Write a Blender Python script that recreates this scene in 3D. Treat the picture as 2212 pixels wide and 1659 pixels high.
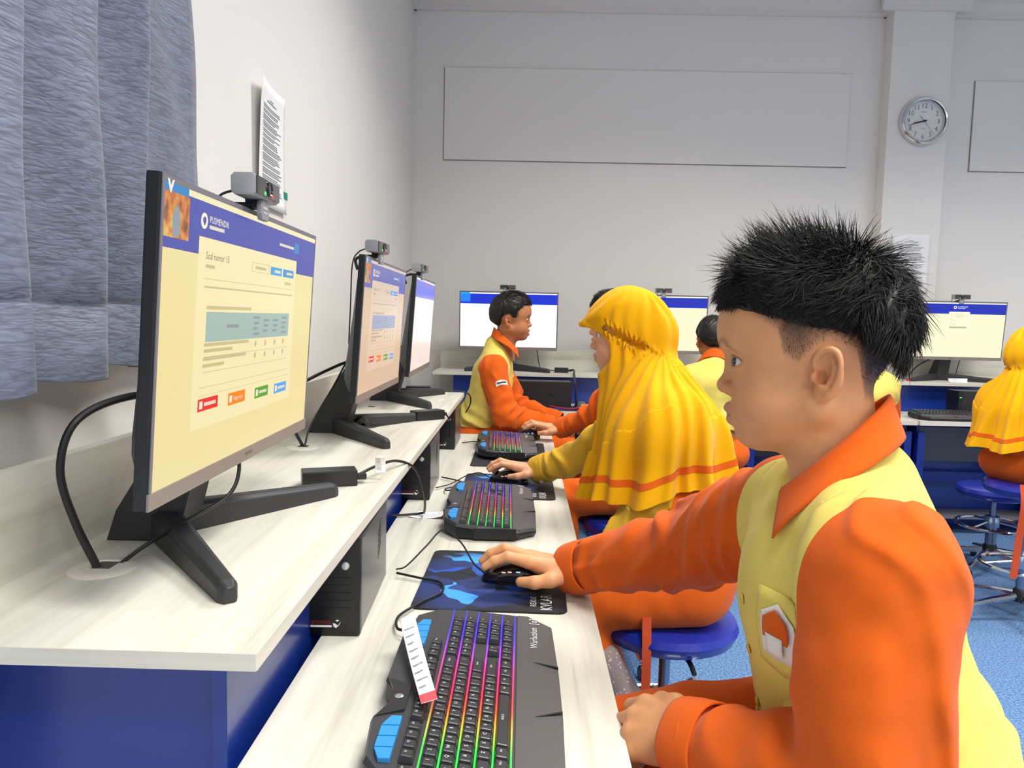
import bpy, bmesh, math, random
import numpy as np
from mathutils import Matrix, Vector
for o in list(bpy.data.objects): bpy.data.objects.remove(o)
SC = bpy.context.scene
COL = SC.collection
# ---------------------------------------------------------------- camera
def set_camera():
    yaw, pit, th = math.radians(.77), math.radians(5.1), .022
    f = Vector((-math.sin(yaw)*math.cos(pit), math.cos(yaw)*math.cos(pit), -math.sin(pit)))
    r0 = f.cross(Vector((0, 0, 1))).normalized(); u0 = r0.cross(f)
    r = r0*math.cos(th)+u0*math.sin(th); u = -r0*math.sin(th)+u0*math.cos(th)
    cd = bpy.data.cameras.new('camera'); c = bpy.data.objects.new('camera', cd); COL.objects.link(c)
    m = Matrix((r, u, -f)).transposed().to_4x4(); m.translation = (0, 0, 1.24); c.matrix_world = m
    cd.sensor_fit = 'HORIZONTAL'; cd.sensor_width = 36; cd.lens = 36*1600/2212; cd.clip_start = .02
    SC.camera = c
set_camera()
# ---------------------------------------------------------------- world, exposure, ceiling light
w = bpy.data.worlds.new('world'); SC.world = w; w.use_nodes = True
w.node_tree.nodes['Background'].inputs[0].default_value = (.9, .95, 1, 1)
w.node_tree.nodes['Background'].inputs[1].default_value = .3
vs = SC.view_settings; vs.view_transform = 'Standard'; vs.look = 'None'; vs.gamma = 1; vs.use_curve_mapping = False
vs.exposure = .30
LAMPS = [(1.0, .3), (1.0, 2.6), (3.6, .3), (3.6, 2.6), (1.0, -1.8), (3.6, -1.8)]   # ceiling panels, x y
CEIL = 3.32
for (lx, ly) in LAMPS:
    ld = bpy.data.lights.new('ceiling_lamp_light', 'AREA'); ld.shape = 'RECTANGLE'; ld.size = 1.2; ld.size_y = .6
    ld.energy = 40; ld.spread = math.radians(140); ld.color = (1, .97, .92)
    lo = bpy.data.objects.new('ceiling_lamp_light', ld); COL.objects.link(lo); lo.location = (lx, ly, CEIL-.05)

# ---------------------------------------------------------------- materials
MATS = {}
def sRGB(c):
    if isinstance(c, str): c = [int(c[i:i+2], 16)/255 for i in (0, 2, 4)]
    return tuple(x/12.92 if x <= .04045 else ((x+.055)/1.055)**2.4 for x in c)
def newmat(name):
    m = bpy.data.materials.new(name); m.use_nodes = True
    return m, m.node_tree, m.node_tree.nodes['Principled BSDF']
def mat(name, col, rough=.5, metal=0, spec=.5, coat=0, emit=0, bump=0, bscale=200, var=0, vscale=8, sheen=0, trans=0):
    if name in MATS: return MATS[name]
    m, nt, p = newmat(name); c = sRGB(col)
    p.inputs['Base Color'].default_value = (*c, 1); p.inputs['Roughness'].default_value = rough
    p.inputs['Metallic'].default_value = metal; p.inputs['Specular IOR Level'].default_value = spec
    p.inputs['Coat Weight'].default_value = coat
    if sheen: p.inputs['Sheen Weight'].default_value = sheen
    if trans: p.inputs['Transmission Weight'].default_value = trans
    if emit:
        p.inputs['Emission Color'].default_value = (*c, 1); p.inputs['Emission Strength'].default_value = emit
    if bump or var:
        tc = nt.nodes.new('ShaderNodeTexCoord')
    if bump:
        n = nt.nodes.new('ShaderNodeTexNoise'); n.inputs['Scale'].default_value = bscale; n.inputs['Detail'].default_value = 4
        b = nt.nodes.new('ShaderNodeBump'); b.inputs['Strength'].default_value = bump; b.inputs['Distance'].default_value = .002
        nt.links.new(tc.outputs['Object'], n.inputs['Vector']); nt.links.new(n.outputs['Fac'], b.inputs['Height'])
        nt.links.new(b.outputs['Normal'], p.inputs['Normal'])
    if var:
        n = nt.nodes.new('ShaderNodeTexNoise'); n.inputs['Scale'].default_value = vscale; n.inputs['Detail'].default_value = 5
        r = nt.nodes.new('ShaderNodeMixRGB'); r.blend_type = 'MIX'
        r.inputs[1].default_value = (*[x*(1-var) for x in c], 1); r.inputs[2].default_value = (*[min(1, x*(1+var)) for x in c], 1)
        nt.links.new(tc.outputs['Object'], n.inputs['Vector']); nt.links.new(n.outputs['Fac'], r.inputs[0])
        nt.links.new(r.outputs[0], p.inputs['Base Color'])
    MATS[name] = m; return m
def wood(name, axis):
    """whitewashed wood laminate, grain running along one object axis"""
    m, nt, p = newmat(name); L = nt.links.new
    tc = nt.nodes.new('ShaderNodeTexCoord'); mp = nt.nodes.new('ShaderNodeMapping')
    s = [26, 26, 26]; s[axis] = 1.6; mp.inputs['Scale'].default_value = s; L(tc.outputs['Object'], mp.inputs['Vector'])
    n = nt.nodes.new('ShaderNodeTexNoise'); n.inputs['Scale'].default_value = 1; n.inputs['Detail'].default_value = 7; n.inputs['Distortion'].default_value = .35
    L(mp.outputs[0], n.inputs['Vector'])
    mp2 = nt.nodes.new('ShaderNodeMapping'); s2 = [160, 160, 160]; s2[axis] = 6; mp2.inputs['Scale'].default_value = s2; L(tc.outputs['Object'], mp2.inputs['Vector'])
    n2 = nt.nodes.new('ShaderNodeTexNoise'); n2.inputs['Scale'].default_value = 1; n2.inputs['Detail'].default_value = 3; L(mp2.outputs[0], n2.inputs['Vector'])
    ad = nt.nodes.new('ShaderNodeMath'); ad.operation = 'MULTIPLY_ADD'; ad.inputs[1].default_value = .3; L(n2.outputs['Fac'], ad.inputs[0]); L(n.outputs['Fac'], ad.inputs[2])
    r = nt.nodes.new('ShaderNodeValToRGB'); e = r.color_ramp.elements
    e[0].position = .42; e[0].color = (*sRGB('bfbbaa'), 1); e[1].position = .8; e[1].color = (*sRGB('dfdcd0'), 1)
    k = e.new(.6); k.color = (*sRGB('d4d1c3'), 1)
    L(ad.outputs[0], r.inputs[0]); L(r.outputs[0], p.inputs['Base Color']); p.inputs['Roughness'].default_value = .42; p.inputs['Specular IOR Level'].default_value = .4
    MATS[name] = m; return m
def plain_emit(name, col, strength=1.0):
    if name in MATS: return MATS[name]
    m, nt, p = newmat(name); c = sRGB(col)
    p.inputs['Base Color'].default_value = (.01, .01, .01, 1); p.inputs['Roughness'].default_value = .25; p.inputs['Specular IOR Level'].default_value = .3
    p.inputs['Emission Color'].default_value = (*c, 1); p.inputs['Emission Strength'].default_value = strength
    MATS[name] = m; return m

# ---------------------------------------------------------------- mesh helpers
class MB:
    def __init__(s): s.v = []; s.f = []; s.mi = []
    def add(s, v, f, mi=0):
        n = len(s.v); s.v += [tuple(x) for x in v]; s.f += [tuple(i+n for i in q) for q in f]; s.mi += [mi]*len(f); return s
    def box(s, x0, x1, y0, y1, z0, z1, M=None, mi=0):
        v = [(x, y, z) for z in (z0, z1) for y in (y0, y1) for x in (x0, x1)]
        if M is not None: v = [tuple(M @ Vector(q)) for q in v]
        return s.add(v, [(0, 2, 3, 1), (4, 5, 7, 6), (0, 1, 5, 4), (2, 6, 7, 3), (0, 4, 6, 2), (1, 3, 7, 5)], mi)
    def prism(s, poly, z0, z1, M=None, axis='z', mi=0):
        """polygon (ccw) in the plane of the two other axes, extruded along axis"""
        n = len(poly); v = []
        for z in (z0, z1):
            for (a, b) in poly:
                v.append({'z': (a, b, z), 'y': (a, z, b), 'x': (z, a, b)}[axis])
        if M is not None: v = [tuple(M @ Vector(q)) for q in v]
        f = [tuple(range(n-1, -1, -1)), tuple(range(n, 2*n))]+[(i, (i+1) % n, n+(i+1) % n, n+i) for i in range(n)]
        if axis == 'y': f = [q[::-1] for q in f]
        return s.add(v, f, mi)
    def tube(s, pts, r, n=8, cap=True, mi=0):
        P = [Vector(p) for p in pts]; m = len(P); R = r if hasattr(r, '__len__') else [r]*m
        t0 = (P[1]-P[0]).normalized(); a = t0.orthogonal().normalized(); v = []
        for i in range(m):
            t = (P[min(i+1, m-1)]-P[max(i-1, 0)]).normalized(); a = (a-t*a.dot(t)).normalized(); b = t.cross(a)
            for k in range(n):
                q = 2*math.pi*k/n; v.append(tuple(P[i]+(a*math.cos(q)+b*math.sin(q))*R[i]))
        f = [(i*n+k, i*n+(k+1) % n, (i+1)*n+(k+1) % n, (i+1)*n+k) for i in range(m-1) for k in range(n)]
        if cap: f += [tuple(range(n-1, -1, -1)), tuple((m-1)*n+k for k in range(n))]
        return s.add(v, f, mi)
    def lathe(s, prof, n=24, M=None, mi=0):
        v = []; m = len(prof)
        for (r, z) in prof:
            for k in range(n): q = 2*math.pi*k/n; v.append((r*math.cos(q), r*math.sin(q), z))
        if M is not None: v = [tuple(M @ Vector(q)) for q in v]
        f = [(i*n+k, i*n+(k+1) % n, (i+1)*n+(k+1) % n, (i+1)*n+k) for i in range(m-1) for k in range(n)]
        f += [tuple(range(n-1, -1, -1)), tuple((m-1)*n+k for k in range(n))]
        return s.add(v, f, mi)
    def grid(s, fn, nu, nv, mi=0, closed=False):
        v = [fn(i/nu, j/nv) for j in range(nv+1) for i in range(nu+1)]
        return s.add(v, [(j*(nu+1)+i, j*(nu+1)+i+1, (j+1)*(nu+1)+i+1, (j+1)*(nu+1)+i) for j in range(nv) for i in range(nu)], mi)
    def mesh(s, name, mats, bevel=0, smooth=False, seg=2, weld=0):
        me = bpy.data.meshes.new(name); me.from_pydata(s.v, [], s.f)
        for m in mats: me.materials.append(m)
        if len(mats) > 1: me.polygons.foreach_set('material_index', s.mi)
        if bevel or weld:
            bm = bmesh.new(); bm.from_mesh(me)
            if weld: bmesh.ops.remove_doubles(bm, verts=bm.verts, dist=weld)
            if bevel:
                ed = [e for e in bm.edges if len(e.link_faces) == 2 and e.calc_face_angle(0) > .5]
                bmesh.ops.bevel(bm, geom=ed, offset=bevel, segments=seg, affect='EDGES', profile=.7, clamp_overlap=True)
            bm.to_mesh(me); bm.free()
        if smooth:
            me.polygons.foreach_set('use_smooth', [True]*len(me.polygons))
            if smooth != 2: me.set_sharp_from_angle(angle=math.radians(40))
        me.update(); return me
def link(name, data, parent=None):
    o = bpy.data.objects.new(name, data); COL.objects.link(o)
    if parent is not None: o.parent = parent
    return o
def ob(name, mb, mats, parent=None, bevel=0, smooth=False, seg=2, weld=0):
    if not isinstance(mats, (list, tuple)): mats = [mats]
    return link(name, mb.mesh(name, mats, bevel, smooth, seg, weld), parent)
def tag(o, label, cat, group=None):
    o['label'] = label; o['category'] = cat
    if group: o['group'] = group
    return o
def struct(o): o['kind'] = 'structure'; return o
def thing(name, label, cat, loc=(0, 0, 0), rz=0, group=None):
    o = bpy.data.objects.new(name, None); COL.objects.link(o); o.empty_display_size = .05
    o.location = loc; o.rotation_euler = (0, 0, rz); return tag(o, label, cat, group)
def dup(root, loc, rz, label, group=None):
    r = root.copy(); COL.objects.link(r); r.location = loc; r.rotation_euler = (0, 0, rz); r['label'] = label
    if group: r['group'] = group
    def kids(a, b):
        for ch in a.children:
            c = ch.copy(); COL.objects.link(c); c.parent = b; kids(ch, c)
    kids(root, r); return r
def spline(pts, n=8):
    P = [Vector(p) for p in pts]; P = [P[0]*2-P[1]]+P+[P[-1]*2-P[-2]]; out = []
    for i in range(1, len(P)-2):
        a, b, c, d = P[i-1:i+3]
        for k in range(n):
            t = k/n; out.append(.5*((2*b)+(c-a)*t+(2*a-5*b+4*c-d)*t*t+(3*b-a-3*c+d)*t**3))
    out.append(P[-2]); return out
_txt = {}
def text_mesh(body, size, M, align='CENTER'):
    """flat lettering as (verts, faces) placed by matrix M (x along the line, y up)"""
    key = (body, align)
    if key not in _txt:
        cu = bpy.data.curves.new('t', 'FONT'); cu.body = body; cu.align_x = align; cu.align_y = 'CENTER'; cu.resolution_u = 2
        o = bpy.data.objects.new('t', cu); COL.objects.link(o)
        dg = bpy.context.evaluated_depsgraph_get(); me = bpy.data.meshes.new_from_object(o.evaluated_get(dg))
        _txt[key] = ([v.co.copy() for v in me.vertices], [tuple(p.vertices) for p in me.polygons])
        bpy.data.objects.remove(o); bpy.data.meshes.remove(me)
    v, f = _txt[key]
    return [tuple(M @ (q*size)) for q in v], f
# ================================================================ ROOM
WX, WY = -.755, 5.0
wall_m = mat('white_wall_paint', 'ebe8e3', .75, bump=.08, bscale=60, var=.015, vscale=2)
ceil_m = mat('ceiling_paint', 'e6e2de', .8)
def carpet():
    m, nt, p = newmat('blue_carpet'); L = nt.links.new
    tc = nt.nodes.new('ShaderNodeTexCoord')
    n = nt.nodes.new('ShaderNodeTexNoise'); n.inputs['Scale'].default_value = 130; n.inputs['Detail'].default_value = 6; L(tc.outputs['Object'], n.inputs['Vector'])
    r = nt.nodes.new('ShaderNodeValToRGB'); e = r.color_ramp.elements
    e[0].position = .33; e[0].color = (*sRGB('2f5588'), 1); e[1].position = .68; e[1].color = (*sRGB('7597bf'), 1)
    L(n.outputs['Fac'], r.inputs[0]); L(r.outputs[0], p.inputs['Base Color']); p.inputs['Roughness'].default_value = .95
    b = nt.nodes.new('ShaderNodeBump'); b.inputs['Strength'].default_value = .6; b.inputs['Distance'].default_value = .004
    L(n.outputs['Fac'], b.inputs['Height']); L(b.outputs[0], p.inputs['Normal']); return m
carpet_m = carpet()
struct(ob('floor', MB().box(WX, 6, -3, WY, -.1, 0), carpet_m))
struct(ob('ceiling', MB().box(WX-.2, 6.2, -3.2, WY+.2, CEIL, CEIL+.1), ceil_m))
struct(ob('wall_left', MB().box(WX-.15, WX, -3.15, WY+.15, -.1, CEIL), wall_m))
wb = MB().box(WX, 6, WY, WY+.15, -.1, CEIL)
struct(ob('wall_back', wb, wall_m))
struct(ob('wall_right', MB().box(6, 6.15, -3.15, WY+.15, -.1, CEIL), wall_m))
struct(ob('wall_front', MB().box(WX, 6, -3.15, -3, -.1, CEIL), wall_m))
# column standing proud of the back wall
CY0 = 4.885
struct(ob('wall_column', MB().box(2.29, 2.67, CY0, WY, 0, CEIL), wall_m, bevel=.004))
# cornice: stepped plaster moulding under the ceiling
corn_m = mat('cornice_plaster', 'e4dfda', .7)
CZ = 3.215
prof = [(0, CZ), (-.018, CZ), (-.018, CZ+.012), (-.03, CZ+.022), (-.03, CZ+.032), (-.052, CZ+.052), (-.07, CZ+.078), (-.07, CZ+.088), (-.085, CZ+.095), (-.085, CEIL), (0, CEIL)]
def cornice(name, p0, p1, outv):
    """sweep the profile from p0 to p1; outv points from the wall into the room"""
    d = Vector((*p1, 0))-Vector((*p0, 0)); mb = MB(); n = len(prof); v = []
    for q in (p0, p1):
        for (a, z) in prof: v.append((q[0]-outv[0]*a, q[1]-outv[1]*a, z))
    f = [tuple(range(n)), tuple(range(2*n-1, n-1, -1))]+[(i, n+i, n+(i+1) % n, (i+1) % n) for i in range(n)]
    mb.add(v, f); o = ob(name, mb, corn_m); struct(o); return o
cornice('trim_1', (WX, WY), (2.29, WY), (0, -1))
cornice('trim_2', (2.205, CY0), (2.755, CY0), (0, -1))
cornice('trim_3', (2.29, WY), (2.29, CY0), (-1, 0))
cornice('trim_4', (2.67, CY0), (2.67, WY), (1, 0))
cornice('trim_5', (2.67, WY), (6, WY), (0, -1))
cornice('trim_6', (WX, -3), (WX, WY), (1, 0))
# painted-over cover boards on the back wall; grey strips stand in for edge shade
edge_shade_m = mat('painted_edge_shade', '8f8b87', .9)
def cover_board(name, x0, x1, z0, z1, label):
    t = thing(name, label, 'wall panel', (0, WY, 0))
    ob('board', MB().box(x0, x1, -.012, -.0005, z0, z1), wall_m, t, bevel=.002)
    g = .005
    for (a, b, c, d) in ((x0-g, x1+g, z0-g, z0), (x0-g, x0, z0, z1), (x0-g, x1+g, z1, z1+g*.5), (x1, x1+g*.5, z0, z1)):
        ob('shade_strip', MB().box(a, b, -.004, 0, c, d), edge_shade_m, t)
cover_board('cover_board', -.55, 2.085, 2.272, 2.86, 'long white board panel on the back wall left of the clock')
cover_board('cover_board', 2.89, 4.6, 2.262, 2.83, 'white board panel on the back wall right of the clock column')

# ceiling lamps (above and behind the camera)
lampf_m = mat('lamp_frame_white', 'f0f0f0', .4); lampd_m = plain_emit('lamp_diffuser', 'fffaf0', 3)
NTH = ['over the front boy', 'over the middle aisle', 'front right', 'back right', 'behind the camera left', 'behind the camera right']
for (lx, ly), w_ in zip(LAMPS, NTH):
    t = thing('ceiling_lamp', 'white square-edged ceiling light panel '+w_, 'ceiling lamp', (lx, ly, CEIL), 0, 'ceiling light panels')
    ob('frame', MB().box(-.62, .62, -.32, .32, -.035, 0), lampf_m, t, bevel=.004)
    ob('diffuser', MB().box(-.58, .58, -.28, .28, -.04, -.035), lampd_m, t)

# ================================================================ CURTAIN
def curtain_mat():
    m, nt, p = newmat('crinkled_blue_grey_curtain'); L = nt.links.new
    tc = nt.nodes.new('ShaderNodeTexCoord')
    hs = []
    for i, (rot, sc, ns) in enumerate(((.5, (1, .5, 1.7), 24), (-.7, (1, .4, 2.0), 34), (1.2, (1, .5, 2.0), 48), (.1, (1, .2, 2.4), 40))):
        mp = nt.nodes.new('ShaderNodeMapping'); mp.inputs['Rotation'].default_value = (rot, 0, 0); mp.inputs['Scale'].default_value = sc; mp.inputs['Location'].default_value = (i*3.1, i*1.7, 0)
        L(tc.outputs['Object'], mp.inputs['Vector'])
        n = nt.nodes.new('ShaderNodeTexNoise'); n.inputs['Scale'].default_value = ns; n.inputs['Detail'].default_value = 1.5; n.inputs['Distortion'].default_value = .4; L(mp.outputs[0], n.inputs['Vector'])
        a = nt.nodes.new('ShaderNodeMath'); a.operation = 'SUBTRACT'; a.inputs[1].default_value = .5; L(n.outputs['Fac'], a.inputs[0])
        b = nt.nodes.new('ShaderNodeMath'); b.operation = 'ABSOLUTE'; L(a.outputs[0], b.inputs[0])
        c = nt.nodes.new('ShaderNodeMath'); c.operation = 'MULTIPLY'; c.inputs[1].default_value = 11; c.use_clamp = True; L(b.outputs[0], c.inputs[0]); hs.append(c)
    h = hs[0]
    for q in hs[1:]:
        mlt = nt.nodes.new('ShaderNodeMath'); mlt.operation = 'ADD'; L(h.outputs[0], mlt.inputs[0]); L(q.outputs[0], mlt.inputs[1]); h = mlt
    bm_ = nt.nodes.new('ShaderNodeBump'); bm_.inputs['Strength'].default_value = .22; bm_.inputs['Distance'].default_value = .002
    L(h.outputs[0], bm_.inputs['Height']); L(bm_.outputs[0], p.inputs['Normal'])
    dv = nt.nodes.new('ShaderNodeMath'); dv.operation = 'DIVIDE'; dv.inputs[1].default_value = 4; L(h.outputs[0], dv.inputs[0])
    r = nt.nodes.new('ShaderNodeValToRGB'); e = r.color_ramp.elements
    e[0].position = .35; e[0].color = (*sRGB('626879'), 1); e[1].position = .98; e[1].color = (*sRGB('7a8196'), 1)
    L(dv.outputs[0], r.inputs[0]); L(r.outputs[0], p.inputs['Base Color'])
    p.inputs['Roughness'].default_value = .5; p.inputs['Sheen Weight'].default_value = .3; p.inputs['Specular IOR Level'].default_value = .4
    return m
curt_m = curtain_mat()
# plan of the folds: (y, x) knots, each fold swells into the room then turns back under itself
CK = [(-.25, -.69), (.05, -.60), (.12, -.60), (.14, -.66), (.17, -.69), (.40, -.61), (.47, -.60), (.49, -.65), (.53, -.685), (.70, -.62), (.86, -.585), (.90, -.59), (.905, -.63), (.93, -.68),
      (1.02, -.66), (1.12, -.618), (1.16, -.608), (1.18, -.62), (1.182, -.65), (1.20, -.69), (1.27, -.675), (1.33, -.645), (1.355, -.64), (1.365, -.66), (1.375, -.69), (1.44, -.685), (1.50, -.675)]
CK = [(float(np.interp(y, [-.25, .53, .88, 1.17, 1.36, 1.5], [-.25, .46, .81, 1.064, 1.26, 1.56])), x) for (y, x) in CK]
plan = spline([(x, y, 0) for (y, x) in CK], 6)
def curtain():
    t = thing('curtain', 'blue-grey crinkled window curtain hanging in deep folds on the left wall', 'curtain', (0, 0, 0))
    z0, z1 = 1.145, 2.75; NZ = 46; mb = MB(); n = len(plan)
    rows = [z0, z0+.002, z0+.10, z0+.103, z0+.106]+[z0+.106+(z1-z0-.106)*(j/NZ) for j in range(1, NZ+1)]
    for k, z in enumerate(rows):
        s = (z-z0)/(z1-z0)
        for i, p in enumerate(plan):
            amp = 1+.12*math.sin(p.y*9+s*5); x = -.70+(p.x+.69)*1.35*amp+.004*math.sin(p.y*40+s*22)
            y = p.y+.045*(s-.2)*math.sin(p.y*3+.5)+.012*math.sin(s*7+p.y*5)
            zz = z+.006*math.sin(p.y*23) if k < 2 else z+.004*math.sin(p.y*23)
            if k == 3: x -= .003
            mb.v.append((x, y, zz))
    for j in range(len(rows)-1):
        for i in range(n-1): mb.f.append((j*n+i, j*n+i+1, (j+1)*n+i+1, (j+1)*n+i))
    mb.mi = [0]*len(mb.f)
    o = ob('cloth', mb, curt_m, t, smooth=2)
    sm = o.modifiers.new('thickness', 'SOLIDIFY'); sm.thickness = .0015
    ob('curtain_rod', MB().tube([(-.68, -.6, 2.76), (-.68, 1.9, 2.76)], .012, 12), mat('brushed_steel', 'b8b8bb', .3, 1), t, smooth=True)
curtain()
# window behind the curtain
wf = mat('window_frame_white', 'e8e8e8', .4)
win = struct(thing('window_1', 'x', 'x', (WX, .4, 1.75))); del win['label']; del win['category']
for (a, b, c, d) in ((-.6, .6, -.55, -.5), (-.6, .6, .5, .55), (-.6, -.55, -.5, .5), (.55, .6, -.5, .5), (-.02, .02, -.5, .5)):
    ob('window_frame', MB().box(0, .03, a, b, c, d), wf, win, bevel=.003)
ob('window_pane', MB().box(.004, .008, -.55, .55, -.5, .5), mat('night_glass', '28303a', .1), win)

# ================================================================ PAPERS AND CLOCK
paper_m = mat('white_paper', 'f4f4f4', .7); ink_m = mat('grey_print', '8d8f95', .8)
def notice(name, label, loc, rz, w_, h_, curl, seed):
    """sheet in local x (width) z (height), facing -y, lines of print as flat strips"""
    t = thing(name, label, 'paper', loc, rz); rnd = random.Random(seed)
    def shape(u, v):
        x = (u-.5)*w_; z = (v-.5)*h_; y = -.0015-curl*((1-u)**3)*(.4+.6*v)-curl*.25*abs(2*v-1)**4
        return (x, y, z)
    o = ob('sheet', MB().grid(shape, 12, 14), paper_m, t, smooth=2); s = o.modifiers.new('t', 'SOLIDIFY'); s.thickness = .0004
    mb = MB()
    def strip(u0, u1, v, th):
        k = 6; n0 = len(mb.v)
        for j in (0, 1):
            for i in range(k+1):
                p = shape(u0+(u1-u0)*i/k, v+(j-.5)*th); mb.v.append((p[0], p[1]-.0008, p[2]))
        for i in range(k): mb.f.append((n0+i, n0+i+1, n0+k+1+i+1, n0+k+1+i)); mb.mi.append(0)
    strip(.43, .57, .885, .008); strip(.33, .68, .865, .010)
    v = .82
    while v > .16:
        k = rnd.randint(2, 4)
        for j in range(k):
            strip(.16, .16+(.42+.3*rnd.random() if j == k-1 else .55+.17*rnd.random()), v, .008); v -= .0165
        v -= .008
    strip(.55, .75, .10, .007)
    ob('printed_lines', mb, ink_m, t)
    return t
n1 = notice('notice_sheet', 'white printed sheet taped to the left wall, one side curling off', (WX+.003, 2.205, 1.715), math.pi/2, .26, .345, .022, 1)
ob('tape_flag', MB().box(.115, .15, -.004, -.001, -.125, -.102), mat('green_tape', '0f8a70', .5), n1, bevel=.001)
notice('notice_sheet', 'white printed sheet on the column under the wall clock', (2.49, CY0-.002, 1.645), 0, .25, .38, .004, 2)

def clock():
    t = thing('wall_clock', 'round chrome-rimmed wall clock with white dial on the column', 'clock', (2.51, CY0, 2.54))
    R = Matrix.Rotation(math.pi/2, 4, 'X')          # lathe axis z -> -y
    R_ = .152
    ob('case', MB().lathe([(R_-.004, 0), (R_, .006), (R_, .022), (R_-.006, .036), (R_-.014, .043), (R_-.024, .041), (R_-.03, .03), (R_-.031, .016), (R_-.031, .012)], 56, R), mat('polished_chrome', 'd9dadd', .12, 1), t, smooth=True)
    ob('dial', MB().lathe([(.01, .010), (R_-.03, .014)], 48, R), mat('dial_white', 'f2f3ef', .45), t)
    num = MB(); r = .094
    for h in range(1, 13):
        a = math.pi/2-h*math.pi/6
        M = Matrix.Translation((r*math.cos(a), -.0155, r*math.sin(a))) @ R
        num.add(*text_mesh(str(h), .042, M))
    ob('numerals', num, mat('numeral_grey', '8e9092', .5), t)
    ob('dial_mark', MB().box(-.019, .019, -.0157, -.0150, .055, .059).box(-.014, .014, -.0157, -.015, -.047, -.044), mat('dial_print', 'a5a7a8', .5), t)
    def hand(name, ang, l, w1, w2, y, m):
        a = math.radians(90-ang); M = Matrix.Rotation(-a, 4, 'Y')
        ob(name, MB().prism([(-.018, -w1), (l*.25, -w1*1.0), (l, -w2), (l, w2), (l*.25, w1), (-.018, w1)], -y-.0012, -y, M, 'y'), m, t)
    hm = mat('clock_hand_maroon', '5a2a33', .4)
    hand('hour_hand', 258, .066, .0048, .003, .019, hm); hand('minute_hand', 254, .105, .0032, .0014, .021, hm)
    hand('second_hand', 140, .108, .0009, .0007, .023, mat('hand_grey', 'a0a2a2', .4)); hand('second_hand_tail', 320, .045, .0014, .0014, .0232, mat('hand_grey', 'a0a2a2', .4))
    ob('hub', MB().lathe([(.006, .018), (.006, .026), (.003, .027)], 16, R), hm, t)
    g = mat('clock_glass', 'ffffff', .03, trans=1); g.node_tree.nodes['Principled BSDF'].inputs['IOR'].default_value = 1.1
    ob('glass', MB().lathe([(R_-.026, .033), (R_-.028, .0345), (.06, .037), (.002, .0375)], 48, R), g, t, smooth=True)
clock()

# ================================================================ DESKS (local x along the row, y away from the user, z up)
blue_m = mat('cobalt_blue_laminate', '17358f', .28, coat=.25, spec=.6)
navy_m = mat('navy_frame_paint', '122c86', .35)
grey_m = mat('grey_metal_panel', '6d6c70', .45)
ZL, ZU = .72, .905
def desk(name, label, loc, rz, x0, x1, wood_m, posts, seams=(), end_open=True, lower=(0, 0)):
    t = thing(name, label, 'desk', loc, rz)
    cuts = [x0+lower[0]]+list(seams)+[x1-lower[1]]
    for a, b in zip(cuts[:-1], cuts[1:]):
        ob('lower_top', MB().box(a+(.008 if a != cuts[0] else 0), b-(.008 if b != cuts[-1] else 0), 0, .455, ZL-.025, ZL), wood_m, t, bevel=.0015)
    ob('upper_shelf', MB().box(x0, x1, .394, .76, ZU-.0185, ZU), wood_m, t, bevel=.0012)
    ob('edge_band', MB().box(x0-.0012, x0, .395, .759, ZU-.0183, ZU-.0004), MATS.get('whitewash_wood_crosswise') or wood('whitewash_wood_crosswise', 1), t)
    ob('back_board', MB().box(x0+.005, x1-.005, .76, .778, ZU-.4, ZU+.135), wood_m, t, bevel=.001)
    ob('riser_panel', MB().box(x0+.118, x1-.03, .4725, .49, .0, ZU-.019), blue_m, t, bevel=.0008)
    ob('end_panel', MB().box(x0+.135, x0+.153, .49, .758, 0, ZU-.019), blue_m, t, bevel=.0008)
    ob('end_panel', MB().box(x1-.05, x1-.032, .49, .758, 0, ZU-.019), blue_m, t, bevel=.0008)
    ob('apron_rail', MB().box(x0+.2, x1-.02, .40, .44, ZL-.065, ZL-.025), navy_m, t, bevel=.002)
    for px in posts:
        ob('leg_post', MB().box(px-.02, px+.02, .035, .075, 0, ZL-.066), navy_m, t, bevel=.003)
        ob('side_panel', MB().box(px-.009, px+.009, .078, .47, .02, ZL-.03), navy_m, t)
    for a, b in zip(posts[:-1], posts[1:]):
        ob('modesty_panel', MB().box(a+.012, b-.012, .44, .452, .42, ZL-.09), grey_m, t)
        ob('foot_rail', MB().box(a+.012, b-.012, .40, .44, .30, .36), navy_m, t, bevel=.002)
        ob('foot_shelf', MB().box(a+.012, b-.012, .28, .452, .10, .12), grey_m, t)
    return t
wy, wx = wood('whitewash_wood_lengthwise', 0), None
DX = .139
# left row: local x = world +y, local y = world -x
desk('computer_desk', 'near whitewashed two-tier desk with cobalt panels along the left wall', (DX, 0, 0), math.pi/2, .70, 3.275, wy, (.86, 1.7, 2.5, 3.24), lower=(-.25, 0))
BY = 4.105
desk('computer_desk', 'far two-tier desk on the back wall behind the boy facing right', (0, BY, 0), 0, -.545, 2.2, wy, (-.5, .42, 1.3, 2.17))
desk('computer_desk', 'far two-tier desk against the back wall at the right, by the column', (0, BY, 0), 0, 2.212, 4.9, wy, (2.245, 3.1, 4.0, 4.87))
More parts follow.
